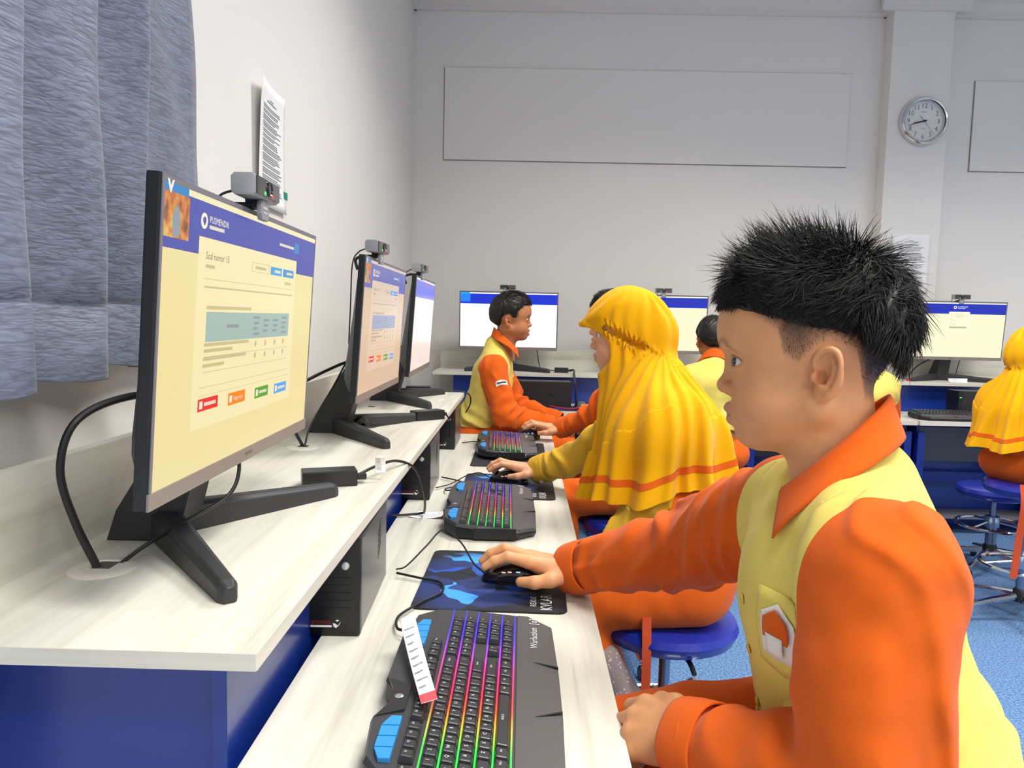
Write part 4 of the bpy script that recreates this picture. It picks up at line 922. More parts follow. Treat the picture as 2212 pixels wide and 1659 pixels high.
# ---------------------------------------------------------------- head (local: x forward, y to the person's left, z up, origin between the ears)
def head_field(ch=1.0, mouth_open=0, lids=1.0, ears=True):
    F = Field()
    F.ell((.030, 0, .046), (.0985, .077, .089), .01)
    F.ell((.048, 0, -.018), (.054, .058, .064), .022)
    F.ell((.073, 0, -.050), (.0350, .038, .031), .016)
    F.ell((.0735, 0, -.0785), (.0280, .029, .0205), .014)
    for s in (1, -1):
        F.chain([(.012, s*.053, -.036), (.066, s*.020, -.071)], [.021, .019], .02)
        F.ell((.060, s*.036, -.036), (.036, .029*ch, .033), .02)
        F.ell((.098, s*.030, .026), (.018, .020, .0080), .009)
    F.ell((.042, 0, -.070), (.042, .041*ch, .021), .016)
    F.chain([(.0, 0, -.05), (-.014, 0, -.12), (-.03, 0, -.22)], [.052, .049, .058], .025)
    F.ell((.1325, 0, .0145), (.012, .016, .011), .010, op=-1)
    # nose
    F.chain([(.1065, 0, .012), (.1095, 0, -.004), (.1155, 0, -.021)], [.0060, .0070, .0088], .007)
    F.ball((.1163, 0, -.0232), .0095, .004)
    for s in (1, -1): F.ell((.1075, s*.0125, -.0262), (.0095, .0065, .0075), .005)
    F.ell((.107, 0, -.0315), (.008, .006, .005), .004)
    for s in (1, -1): F.ell((.1105, s*.0068, -.0338), (.0042, .0030, .0030), .002, op=-1)
    # eye sockets and lids
    for s in (1, -1):
        F.ell((.1195, s*.034, .0085), (.018, .021, .0125), .012, op=-1)
        F.ball((.0935, s*.0325, .0085), .0148, .005)
    for s in (1, -1): F.ell((.1045, s*.0370, .0082), (.0155, .0165, .0058*lids), .0018, op=-1)
    # lips
    mo = mouth_open
    for s in (1, -1):
        F.chain([(.0985, s*.022, -.0575), (.1075, s*.011, -.0512), (.1102, 0, -.0505)], [.0030, .0050, .0050], .006)
        F.chain([(.0985, s*.020, -.0590-mo), (.1045, s*.010, -.0637-mo), (.1055, 0, -.0642-mo)], [.0030, .0053, .0056], .007)
        F.chain([(.098, s*.023, -.0580-mo*.5), (.1115, s*.010, -.0568-mo*.4), (.1148, 0, -.0566-mo*.4)], [.0010, .0016+mo*.5, .0018+mo*.5], .002, op=-1)
    # ears
    for s in (1, -1) if ears else ():
        eu = A3((-.88, s*.47, 0)); ev = A3((-.12, 0, .99)); en = A3((.47, s*.88, 0)); c = A3((.003, s*.0775, .0))
        e = lambda u, v, n=0: c+eu*u+ev*v+en*n
        R = np.stack([eu, ev, en])
        F.ell(e(.002, .001, -.001), (.0165, .0265, .0052), .006, R)
        F.ell(e(-.001, -.021, -.002), (.0095, .0095, .0045), .006, R)
        F.ell(e(.001, .003, .0055), (.0115, .0185, .0048), .003, R, -1)
        hx = [e(-.010, .003, .002), e(-.0135, .013, .004), e(-.0085, .023, .005), e(.002, .0275, .006), e(.0115, .0235, .006), e(.0168, .012, .006), e(.0165, -.002, .005), e(.0125, -.014, .004), e(.005, -.0225, .002)]
        hx = [tuple(q) for q in spline([tuple(q) for q in hx], 4)]
        F.chain(hx, [.0026+.0008*math.sin(math.pi*min(1, i_/20)) for i_ in range(len(hx))], .0025)
        F.chain([e(.003, .019, .002), e(.0095, .010, .003), e(.0095, -.003, .003), e(.004, -.0125, .003)], [.0022, .003, .003, .0026], .003)
        F.ell(e(-.003, -.004, .004), (.0062, .0085, .008), .003, R, -1)
        F.ell(e(-.0115, -.004, .003), (.004, .0055, .0045), .003, R)
        F.ell(e(-.001, -.014, .003), (.006, .0035, .004), .003, R)
    return F
HX = np.array([.2, .086, .078, .055, .047, .031, .027, .015, 0, -.02, -.0256, -.031, -.038, -.06, -.2][::-1])
HZ = np.array([.073, .073, .061, .0465, .02, .011, .018, .033, .037, .031, .0248, .005, -.028, -.036, -.04][::-1])
def hair_line(p): return np.interp(p[:, 0], HX, HZ)
def skin_cols(p, base, fade=True, hair='1d1917', lip='b06a5c'):
    """colour of a head: skin, lips, brows, hair stubble, painted shade in the ears"""
    n = len(p); C = np.tile(lin(base), (n, 1)); x, y, z = p.T; ay = np.abs(y)
    nz = noise(p*60)[:, None]; C *= .94+.12*nz
    red = np.exp(-(((x-.09)/.03)**2+((ay-.045)/.022)**2+((z+.028)/.022)**2))[:, None]*.25+np.exp(-(((x-.116)/.012)**2+(y/.014)**2+((z+.024)/.012)**2))[:, None]*.3
    C = C*(1-red)+C*np.array([1.03, .80, .76])*red
    w = (np.exp(-(((ay)/.019)**4))*np.exp(-(((z+.0572)/.0085)**4))*sstep(x, .099, .106))[:, None]; C = C*(1-w*.75)+lin(lip)*w*.75
    bz = .027+.0055*np.clip((ay-.014)/.02, -1, 1)-.010*np.clip((ay-.034)/.016, 0, 2)**2
    w = (np.exp(-((z-bz)/.0036)**2)*sstep(ay, .008, .016)*(1-sstep(ay, .046, .056))*(x > .06)*(.5+.5*noise(p*np.array([500, 200, 900]))))[:, None]; C = C*(1-w*.62)+lin('3a2820')*w*.62
    e = ((x-.1045)/.0170)**2+((ay-.0370)/.0180)**2+((z-.0082)/.0072)**2
    w = (np.exp(-((e-.95)/.30)**2)*(z > .0085))[:, None]; C = C*(1-w*.85)+lin('1c120e')*w*.85
    w = (np.exp(-((e-.95)/.35)**2)*(z <= .0085))[:, None]; C = C*(1-w*.3)+lin('5a3428')*w*.3
    ea = np.exp(-(((x-.006)/.013)**2+((z+.001)/.014)**2))*sstep(ay, .066, .072); C = C*(1-.55*ea[:, None])+C*np.array([.8, .5, .42])*.55*ea[:, None]  # ear hollow shade put into the skin colour for depth
    if fade is not None:
        hl = hair_line(p); q = sstep(z-hl, -.004, .010)*(z > -.05); up = sstep(z-hl, .0, .045)
        st = lin('6b4c3a')[None]*(1-up[:, None])+lin(hair)[None]*up[:, None]
        q = q*(.55+.35*up)+.1*q*noise(p*900)
        C = C*(1-q[:, None])+st*q[:, None]
    return C
# ================================================================ PEOPLE
skin_m = col_mat('warm_brown_skin', .48, .12, .04, 700, .35)
eye_m = col_mat('eye_surface', .08, 0, 0, 1, .6); hair_m = mat('black_hair', '15120e', .5, spec=.4)
def cloth_mat(name, col, rough=.8, scale=900):
    m = mat(name, col, .9, bump=.16, bscale=1400, sheen=.1, spec=.12, var=.04, vscale=18); return m
yel_m = cloth_mat('pale_yellow_cotton', 'e2ce68'); ora_m = cloth_mat('bright_orange_cotton', 'da5f18'); hij_m = cloth_mat('golden_yellow_jersey', 'e8a808', .7)
ysl_m = cloth_mat('mustard_yellow_cotton', 'dcae34'); btn_m = mat('button_yellow', 'dcc04a', .35)
def unit(v): v = np.asarray(v, float); return v/np.linalg.norm(v)
def ridge(P, d, freq, warp, wf, seed):
    s = (P @ A3(d))*freq+warp*noise(P*wf+seed); s = s-np.floor(s); r = 1-np.abs(2*s-1); return r*r*(3-2*r)
class Frame:
    def __init__(s, O, f, up=(0, 0, 1), sc=1.0):
        u = unit(up); f = unit(f); f = unit(f-u*(f @ u)); s.f, s.u, s.l = f, u, np.cross(u, f); s.O = np.array(O, float); s.sc = sc; s.R = np.stack([s.f, s.l, s.u])
    def to(s, P): return s.O+s.sc*(np.asarray(P, float) @ s.R)
    def inv(s, P): return (((P-s.O.astype(f32)) @ s.R.T.astype(f32))/s.sc).astype(f32)
def head_frame(O, th, pitch=0, roll=0, sc=1.0):
    a = math.radians(th); f = np.array([math.cos(a), math.sin(a), 0]); l = np.array([-math.sin(a), math.cos(a), 0]); u = np.array([0, 0, 1.])
    p = math.radians(pitch); f2 = f*math.cos(p)-u*math.sin(p); u2 = u*math.cos(p)+f*math.sin(p)
    r = math.radians(roll); u3 = u2*math.cos(r)+l*math.sin(r); return Frame(O, f2, u3, sc)
def build_head(fr, h, skin, fade=True, **kw):
    F = head_field(**kw); V, Q, N = surf(F, (-.085, -.1, -.2), (.135, .1, .14), h/fr.sc, 2 if h < .003 else 1)
    return fr.to(V).astype(f32), Q, (N @ fr.R).astype(f32), skin_cols(V, skin, fade)
def add_eyes(root, fr, gaze, h=.0006):
    for s in (1, -1):
        c = np.array([.0935, s*.0325, .0085]); mb = MB(); n = 28
        V, C = [], []
        g = unit(gaze)
        for i in range(n+1):
            for j in range(2*n):
                a, b = math.pi*i/n, math.pi*j/n; d = np.array([math.sin(a)*math.cos(b), math.sin(a)*math.sin(b), math.cos(a)])
                ang = math.degrees(math.acos(max(-1, min(1, d @ g)))); V.append(c+d*.0131)
                C.append(lin('0c0806') if ang < 13 else lin('2a1810') if ang < 27 else lin('e6dcd6')*(.8 if ang > 60 else 1))
        Fq = [(i*2*n+j, (i+1)*2*n+j, (i+1)*2*n+(j+1) % (2*n), i*2*n+(j+1) % (2*n)) for i in range(n) for j in range(2*n)]
        link('eye', npmesh('eye', fr.to(V), np.array(Fq), eye_m, np.array(C)), root)
def hand_into(F, W, xd, zd, side, pose, sc=1.0, elbow=None):
    x = unit(xd); z = np.array(zd, float); z = unit(z-x*(z @ x)); y = np.cross(z, x)*(1 if side == 'R' else -1)
    T = lambda p: W+sc*(x*p[0]+y*p[1]+z*p[2])
    if elbow is not None: F.chain([elbow, W-x*.01], [.036*sc, .0255*sc], .02)
    F.ell(T((.038, .000, -.002)), np.array((.045, .034, .0155))*sc, .015, np.stack([x, y, z]))
    if pose == 'mouse':
        fg = [((.078, .026, .008), (-8, 22, 38), (.037, .024, .019), 6), ((.083, .006, .012), (-14, 26, 46), (.041, .027, .019), 1), ((.077, -.014, .009), (-4, 36, 52), (.037, .024, .019), -5), ((.066, -.030, .003), (8, 42, 58), (.029, .018, .016), -12)]
        th = [(.014, .024, -.006), (.038, .045, -.014), (.064, .050, -.020), (.088, .044, -.023)]
    else:
        fg = [((.074, .026, .006), (25, 75, 110), (.036, .023, .018), 4), ((.078, .006, .009), (28, 80, 115), (.040, .026, .018), 1), ((.073, -.013, .007), (32, 85, 120), (.036, .023, .018), -3), ((.063, -.029, .002), (35, 88, 120), (.028, .018, .016), -8)]
        th = [(.014, .022, -.002), (.038, .036, .002), (.064, .040, -.004), (.086, .034, -.012)]
    rr = [.0118, .0092, .0083, .0066]
    for i, (m, an, ln, yaw) in enumerate(fg):
        k = .86 if i == 3 else 1; p = np.array(m, float); pts = [p]
        for a, L_ in zip(an, ln):
            a = math.radians(a); q = math.radians(yaw); p = p+L_*np.array([math.cos(a)*math.cos(q), math.cos(a)*math.sin(q), -math.sin(a)]); pts.append(p)
        F.chain([T((.012, m[1]*.45, 0)), T(m)], [.0145*sc, .0118*sc*k], .012)
        F.chain([T(q) for q in pts], [r*sc*k for r in rr], .0035)
        # fingernail: a shallow dip behind the tip
    F.chain([T((.006, .012, -.004)), T(th[0]), T(th[1])], [.016*sc, .0165*sc, .0125*sc], .012)
    F.chain([T(q) for q in th[1:]], [.0120*sc, .0108*sc, .0082*sc], .006)
    tips = [T(q) for q in th]+[T(m) for m, *_ in fg]; return np.array(tips)
def hand_mesh(W, xd, zd, side, pose, h, skin, sc, elbow):
    F = Field(); hand_into(F, np.array(W, float), xd, zd, side, pose, sc, np.array(elbow, float)); E_ = np.array(W)+(np.array(elbow)-np.array(W))*.45
    c = np.array(W)+unit(xd)*.07*sc; lo = np.minimum(c-.13*sc, E_-.03); hi = np.maximum(c+.13*sc, E_+.03)
    V, Q, N = surf(F, lo, hi, h); C = np.tile(lin(skin), (len(V), 1))*(.93+.14*noise(V*70))[:, None]
    return V, Q, N, C
def strands(root, fr, pts, dirs, lens, bend, r0=.0006, seed=1, name='hair_strands', flatten=0):
    """tapered three-sided locks, vectorised"""
    n = len(pts); S = 6; rng = np.random.RandomState(seed); V = np.zeros((n, S, 3, 3)); t = np.linspace(0, 1, S)
    side = np.cross(dirs, rng.normal(size=(n, 3))); side /= np.linalg.norm(side, axis=1)[:, None]; s2 = np.cross(dirs, side)
    for i, k in enumerate(t):
        c = pts+dirs*(lens*k)[:, None]+bend*(lens*k*k)[:, None]
        r = r0*(1-.93*k)
        for j in range(3):
            a = 2*math.pi*j/3; V[:, i, j] = c+(side*math.cos(a)+s2*math.sin(a))*r
    b = (np.arange(n)*S*3)[:, None, None]; F_ = []
    for i in range(S-1):
        for j in range(3): F_.append([i*3+j, i*3+(j+1) % 3, (i+1)*3+(j+1) % 3, (i+1)*3+j])
    F_ = (np.array(F_)[None]+b).reshape(-1, 4); o = link(name, npmesh(name, fr.to(V.reshape(-1, 3)), F_, hair_m), root); o['kind'] = 'stuff'; return o
ZDX = np.array([.2, .10, .06, .02, -.02, -.05, -.075, -.2][::-1]); ZDZ = np.array([.074, .072, .058, .052, .046, .028, .006, .0][::-1])
def hair_cap(root, fr, h, thick=.022, low=None, wave=.006, full=False):
    lowx, lowz = (ZDX, ZDZ) if not full else (HX, HZ+.004)
    F = Field(); F.ell((.030, 0, .046), (.0985, .077, .089), 0)
    def fn(P):
        d = F(P); z0 = np.interp(P[:, 0], lowx, lowz).astype(f32); up = sstep(P[:, 2]-z0, 0, .05)
        t = (.003 if not full else .005)+thick*up*(.75+.5*sstep(-P[:, 0], -.02, .06))
        w = ridge(P, (.6, .5, .3), 38, 3.0, 22, 3.)*.6+ridge(P, (-.2, .8, .6), 60, 2.5, 30, 9.)*.4
        d = d-t-wave*(w-.4)*up
        return smax(d, z0-P[:, 2]+.010*(noise(P*70)-.5), .006)
    V, Q, N = surf(fn, (-.13, -.115, -.06), (.16, .115, .185), h/fr.sc, 1)
    return link('hair', npmesh('hair', fr.to(V), Q, hair_m), root)
def tube_ring(W, ax, r0, r1, L_, th=.003, n=36, wob=.0, seed=0):
    """open cuff: axis ax points to the hand, from W backwards by L_"""
    ax = unit(ax); a = unit(np.cross(ax, [0.2, .3, 1])); b = np.cross(ax, a); mb = MB(); prof = [(r0-th, 0), (r0, .0), (r0+.0008, -.004), ((r0+r1)/2+.0012, -L_*.5), (r1, -L_*.94), (r1-.001, -L_), (r1-th, -L_), (r0-th, 0)]
    for (r, z) in prof:
        for k in range(n): q = 2*math.pi*k/n; w = 1+wob*math.sin(3*q+seed)+wob*.6*math.sin(5*q+2*seed); mb.v.append(tuple(np.array(W)+ax*z+(a*math.cos(q)+b*math.sin(q))*r*w))
    m = len(prof); mb.f = [(i*n+k, i*n+(k+1) % n, (i+1)*n+(k+1) % n, (i+1)*n+k) for i in range(m-1) for k in range(n)]; mb.mi = [0]*len(mb.f)
    return mb
def collar_mesh(fr, m, root, r=.058, zc=-.092, slope=-1.08, wd=.040, tip=.016, gap=40):
    """fold-over shirt collar round the neck, open at the throat, two pointed leaves"""
    rows = 9; n = 64; mb = MB()
    for j in range(rows+1):
        t = j/rows
        for i in range(n+1):
            ph = math.radians(gap+(360-2*gap)*i/n); c_, s_ = math.cos(ph), math.sin(ph); bk = max(0, -c_)
            e = max(0, 1-min(i, n-i)/(n*.20))**1.6                     # 1 at the leaf's front edge
            z0 = zc+slope*r*c_; s = max(0, (t-.14)/.86); sg = math.copysign(1, s_)
            up = .005*math.sin(math.pi*min(1, t/.3)) if t < .3 else 0
            out = .005*min(1, t*6)+s*(.030-.014*bk+.006*e)
            x = (r+out)*c_-e*s*.024; y = (r+out)*s_+sg*e*s*.018; z = z0+up-s*(wd*(.72+.3*bk)+tip*e*s)
            mb.v.append(tuple(fr.to((x-.004, y, z))))
    mb.f = [(j*(n+1)+i, j*(n+1)+i+1, (j+1)*(n+1)+i+1, (j+1)*(n+1)+i) for j in range(rows) for i in range(n)]; mb.mi = [0]*len(mb.f)
    o = ob('collar', mb, m, root, smooth=2); s = o.modifiers.new('thickness', 'SOLIDIFY'); s.thickness = .0022; s.offset = 0; return o
def limb_trousers(F, hip, kn, an, r=(.082, .064, .05), k=.03):
    F.chain([hip, np.array(hip)*.45+np.array(kn)*.55+np.array([0, 0, .006]), kn], [r[0], (r[0]+r[1])/2, r[1]], k); F.chain([kn, an], [r[1]*.97, r[2]], .02)
def shoe(root, an, f, m):
    an = np.array(an, float); f = unit((f[0], f[1], 0)); F = Field(); b = np.array([an[0], an[1], .04])
    F.chain([b-f*.03, b+f*.06+np.array([0, 0, -.006]), b+f*.13+np.array([0, 0, -.012])], [.036, .036, .026], .02)
    F.chain([b+np.array([0, 0, .0]), b+np.array([0, 0, .045])], [.036, .034], .02)
    V, Q, N = surf(F, b-.18, b+np.array([.2, .2, .12]), .007, 1); V[:, 2] = np.maximum(V[:, 2], .003); link('shoe', npmesh('shoe', V, Q, m), root)
shoe_m = mat('black_shoe', '1a1a1c', .5)
def person(label, head, sh, el, wr, hip, kn, an, hand=None, res=(.004, .008, .003), skin='d9a078', chest=(.1, .15), belly=(.115, .15), arm=(.062, .056, .04), hem=None, neck=None, group='uniformed pupils', hair='full',
           collar=True, mats=(None, None, None), gaze=(1, 0, 0), seams=None, k_arm=.012, extra=None, cuffs=True, eyes=True, mouth=0, lids=1.0, ch=1.0, hand_sc=.95, lower='trousers', fold=1.0, seam_off=-.02, disp=None):
    ym, om, tm = [m or d for m, d in zip(mats, (yel_m, ora_m, ora_m))]
    fr = head_frame(**head); sh, el, wr, hip, kn, an = [np.array(q, float) for q in (sh, el, wr, hip, kn, an)]   # index 0 left, 1 right
    mS, mH = sh.mean(0), hip.mean(0); up = unit(mS-mH); lat = unit(sh[0]-sh[1]); lat = unit(lat-up*(lat @ up)); fw = np.cross(lat, up); R = np.stack([fw, lat, up])
    nb = np.array(neck if neck is not None else fr.to((-.02, 0, -.15)))
    # ---- skin: head, hands and the covered trunk joined as one body mesh
    parts = [build_head(fr, res[0], skin, True if hair != 'none' else None, ch=ch, mouth_open=mouth, lids=lids, ears=hair != 'none')]
    B = Field(); B.chain([sh[0], nb, sh[1]], [.035, .045, .035], .03)
    tl = np.linalg.norm(mS-mH)
    B.ell(mS*.65+mH*.35, (chest[0]*.8, chest[1]*.75, tl*.4), .04, R); B.ell(mS*.25+mH*.75, (belly[0]*.75, belly[1]*.75, tl*.4), .04, R)
    B.chain([nb, fr.to((0, 0, -.08))], [.045, .042], .02)
    for i in (0, 1):
        B.chain([sh[i], el[i], wr[i]], [.036, .032, .024], .02); B.chain([hip[i], kn[i], an[i]], [.06, .045, .035], .03)
    allp = np.concatenate([sh, el, wr, hip, kn, an, nb[None]]); V, Q, N = surf(B, allp.min(0)-.13, allp.max(0)+.13, .012, 1); parts.append((V, Q, N, np.tile(lin(skin), (len(V), 1))))
    for i, sd in ((0, 'L'), (1, 'R')):
        if hand and hand[i]: parts.append(hand_mesh(wr[i], hand[i][0], hand[i][1], sd, hand[i][2], res[2], skin, hand_sc, el[i]))
    V, Q, N, C = join(parts)
    root = link('person', npmesh('body', V, Q, skin_m, C)); tag(root, label, 'person', group)
    # ---- shirt
    T_ = Field()
    T_.chain([sh[0]-lat*.02, nb-up*.045, sh[1]+lat*.02], [.055, .062, .055], .03)
    T_.ell(mS*.70+mH*.30+fw*.004, (chest[0], chest[1], tl*.46), .05, R); T_.ell(mS*.20+mH*.80, (belly[0], belly[1], tl*.45), .06, R)
    T_.ell(mS*.92+mH*.08-fw*.025, (chest[0]*.72, chest[1]*.95, .07), .05, R)
    T_.chain([sh[0]-lat*.03+up*.01, nb-fw*.028+up*.025, sh[1]+lat*.03+up*.01], [.045, .048, .045], .05)
    arms = []
    for i in (0, 1):
        a = Field(); cf = unit(wr[i]-el[i]); a.chain([sh[i]+lat*(.012 if i else -.012), el[i], wr[i]-cf*.035], [arm[0], arm[1], arm[2]], 0); arms.append(a)
    def shirt_fn(P, raw=False):
        t = T_(P); a0 = arms[0](P); a1 = arms[1](P); d = smin(smin(t, a0, k_arm), a1, k_arm)
        if raw: return t, a0, a1
        m = np.abs(d) < .03
        if m.any():
            p = P[m]; w = np.zeros(len(p), f32)
            w += .007*(noise(p*13)-.5)+.0035*(noise(p*34+5)-.5)
            hh = ((p-mH.astype(f32)) @ up.astype(f32))/tl; low_ = sstep(-hh, -.55, -.1)*(np.minimum(a0[m], a1[m]) > .01)
            w += low_*.016*(ridge(p, up*1.0+fw*.35, 17, 1.6, 6, 2.)-.35)*noise(p*5+3)*1.6
            for i, a in ((0, a0), (1, a1)):
                ax = unit(wr[i]-sh[i]); g = np.exp(-(((p-el[i].astype(f32))**2).sum(1))/.085**2); g2 = np.exp(-(((p-(sh[i]*.85+el[i]*.15).astype(f32))**2).sum(1))/.07**2)
                w += (a[m] < .012)*((g*.012+.004)*(ridge(p, ax+.45*up+.2*lat, 17, 2.4, 9, i*4.)**2-.25)*(.4+noise(p*11+2))+.008*(1-np.exp(-(((p-sh[i].astype(f32))**2).sum(1))/.10**2))*(ridge(p, ax*.5+.6*up-.5*lat, 12, 2.2, 7, 7+i*4.)**2-.25)*noise(p*9+i)+g2*.0015*(ridge(p, lat+ax*.3, 18, 1.8, 6, i*3.)-.35))
            if disp: w += disp(p)
            d = d.copy(); d[m] -= w*fold*1.15
        return d
    bb = np.concatenate([sh, el, wr, hip, nb[None]]); lo, hi = bb.min(0)-.15, bb.max(0)+.15
    V, Q, N = surf(shirt_fn, lo, hi, res[1]); T = to_tris(Q); t, a0, a1 = shirt_fn(V, True)
    hp, hn = (np.array(hem[0]), unit(hem[1])) if hem else (mH+up*.05, up)
    hs = ((V-hp) @ hn).astype(f32)+.006*np.sin((V @ lat)*40).astype(f32)
    s_arm = []
    for i, a in ((0, a0), (1, a1)):
        sg = 1 if i == 0 else -1; pl = ((V-sh[i].astype(f32)) @ (lat*sg).astype(f32)).astype(f32)-(seam_off if not hasattr(seam_off, '__len__') else seam_off[i]); s_arm.append(np.minimum(pl+.0*a, t+.012-a) if True else pl)
    # below the shoulder the sleeve is simply whatever belongs to the arm
    for i, a in ((0, a0), (1, a1)):
        dn = ((sh[i].astype(f32)-V) @ unit(sh[i]-el[i]).astype(f32)); away = sstep(dn, .07, .10); s_arm[i] = np.where(away > 0, np.maximum(s_arm[i], np.minimum(t-a, away*.1)), s_arm[i]).astype(f32)
    sleeve = np.maximum(s_arm[0], s_arm[1])
    nk = .052-np.sqrt((((V-nb)-np.outer((V-nb) @ unit(fr.to((0, 0, 0))-nb), unit(fr.to((0, 0, 0))-nb)))**2).sum(1)); nk = np.where((V-nb) @ up > -.02, nk, -1)   # neck hole
    v, q, n = clip(V, T, N, np.minimum(np.minimum(-sleeve, hs), -nk.astype(f32)))
    o = link('shirt', npmesh('shirt', v, q, ym, None, n), root)
    for i in (0, 1):
        v, q, n = clip(V, T, N, np.minimum(s_arm[i], s_arm[i]-s_arm[1-i]))
        if len(v): link('sleeve', npmesh('sleeve', v, q, om, None, n), root)
        if cuffs:
            ax = unit(wr[i]-el[i]); ob('cuff', tube_ring(wr[i]+ax*.012, ax, arm[2]+.002, arm[2]+.005, .052, wob=.02, seed=i), om, root, smooth=2)
    if collar: collar_mesh(fr, ora_m, root, **(collar if isinstance(collar, dict) else {}))
    # ---- trousers and shoes
    Lg = Field(); Lg.ell(mH, (.115, np.linalg.norm(hip[0]-hip[1])/2+.085, .095), .03, R)
    for i in (0, 1): limb_trousers(Lg, hip[i], kn[i], an[i])
    def leg_fn(P):
        d = Lg(P); m = np.abs(d) < .03
        if m.any():
            p = P[m]; d = d.copy(); d[m] -= .004*(noise(p*14+3)-.5)+.005*(ridge(p, (.5, .3, .8), 13, 2.0, 7, 1.)-.35)*noise(p*6)
        return d
    bb = np.concatenate([hip, kn, an]); V, Q, N = surf(leg_fn, bb.min(0)-.15, bb.max(0)+.15, max(res[1], .006), 1); V[:, 2] = np.maximum(V[:, 2], .01)
    link('trousers', npmesh('trousers', V, Q, tm), root)
    for i in (0, 1): shoe(root, an[i], an[i]-hip[i] if False else fw, shoe_m)
    if eyes: add_eyes(root, fr, gaze)
    if hair == 'full': hair_cap(root, fr, max(res[0], .003), .012, full=True, wave=.005)
    return root, fr, R, dict(mS=mS, mH=mH, up=up, lat=lat, fw=fw)
# ---------------------------------------------------------------- the boy in front
P1, fr1, R1, J1 = person('boy in front in yellow and orange uniform, hand on mouse, looking at near monitor',
    dict(O=(.357, .866, 1.187), th=158, pitch=0), sh=[(.356, .700, .998), (.362, 1.000, .992)], el=[(.334, .672, .795), (.287, 1.195, .872)], wr=[(.212, .845, .742), (.108, 1.372, .768)],
    hip=[(.455, .775, .690), (.45, .945, .700)], kn=[(.10, .80, .60), (.09, 1.03, .615)], an=[(.16, .78, .10), (.17, 1.04, .10)],
    hand=[((-.62, .70, -.22), (-.35, -.45, .8), 'rest'), ((-.985, .10, .06), (0, .12, 1), 'mouse')], res=(.0018, .0045, .0016), chest=(.112, .15), belly=(.132, .165), arm=(.072, .068, .046),
    hem=((.27, .84, .795), (.55, 0, .83)), hair='p1', skin='d79a6c', ch=1.08, hand_sc=1.1, gaze=(1, .72, -.05), lids=.9, group='uniformed pupils')
rng = np.random.RandomState(5)
hair_cap(P1, fr1, .0026, .014, wave=.006)
HC, HR = np.array([.030, 0, .046]), np.array([.0985, .077, .089])
def scalp_points(n, zmin, full=False):
    out = []
    while len(out) < n:
        d = rng.normal(size=3); d /= np.linalg.norm(d); p = HC+d*HR
        z0 = np.interp(p[0], ZDX, ZDZ) if not full else np.interp(p[0], HX, HZ)
        if p[2] > z0+zmin: out.append((p, unit(d/HR)))
    return np.array([o[0] for o in out]), np.array([o[1] for o in out])
def tangent_flow(pt, nm, flow, lift, wob, seed):
    q = (pt*38+seed).astype(f32); cv = np.stack([noise(q), noise(q+17.3), noise(q+31.7)], 1)-.5      # coherent locks
    v = flow+cv*wob; v = v-nm*(v*nm).sum(1)[:, None]; v /= np.linalg.norm(v, axis=1)[:, None]+1e-6
    d = v+nm*lift[:, None]+rng.normal(size=pt.shape)*.10; return d/np.linalg.norm(d, axis=1)[:, None]
def boy_hair():
    pt, nm = scalp_points(13000, .0); n = len(pt)
    top = sstep(pt[:, 2], .085, .128); back = sstep(-pt[:, 0], -.01, .05)[:, None]
    flow = np.array([.9, 0, .05])*(1-back)+np.array([-.35, 0, -.8])*back
    spike = (rng.rand(n) < .35)*top
    lift = .22+.25*top+1.1*spike
    dr = tangent_flow(pt, nm, flow, lift, 2.6, 3.)
    edge = sstep(pt[:, 2]-np.interp(pt[:, 0], ZDX, ZDZ), .0, .035); ln = (.020+.014*rng.rand(n))*(.35+.65*edge)+.014*spike*rng.rand(n)
    bd = -nm*.22*(1-spike)[:, None]+rng.normal(size=pt.shape)*.18
    up = sstep(pt[:, 2]-np.interp(pt[:, 0], ZDX, ZDZ), 0, .05); off = .003+.014*up*(.75+.5*sstep(-pt[:, 0], -.02, .06))
    strands(P1, fr1, pt+nm*(off*(.55+.75*rng.rand(n)))[:, None], dr, ln, bd, .0009, 3)
    pt, nm = scalp_points(12000, .0); k = pt[:, 0] < -.02; pt, nm = pt[k][:2200], nm[k][:2200]; n = len(pt)
    dr = tangent_flow(pt, nm, np.array([-.1, .45, -1.0]), .22+.15*rng.rand(n), 1.5, 15.)
    strands(P1, fr1, pt+nm*(.010+.010*rng.rand(n))[:, None], dr, .018+.012*rng.rand(n), -nm*.15, .0009, 12)
    # fringe falling over the forehead
    pt, nm = scalp_points(16000, .0); k = (pt[:, 0] > .085) & (pt[:, 2] > .082) & (pt[:, 2] < .12); pt, nm = pt[k][:700], nm[k][:700]; n = len(pt)
    dr = tangent_flow(pt, nm, np.array([.8, .1, -.6]), .35+.3*rng.rand(n), 1.6, 8.)
    strands(P1, fr1, pt+nm*.010, dr, .012+.014*rng.rand(n), -nm*.3, .0007, 9)
    # close-cropped sides
    pt, nm = scalp_points(9000, .002, True); k = pt[:, 2] < np.interp(pt[:, 0], ZDX, ZDZ)+.014; pt, nm = pt[k], nm[k]
    dr = nm*.35+np.array([-.3, 0, -.8])+rng.normal(size=pt.shape)*.2; dr /= np.linalg.norm(dr, axis=1)[:, None]
    strands(P1, fr1, pt-nm*.0005, dr, .003+.003*rng.rand(len(pt)), dr*.1, .00022, 4)
boy_hair()
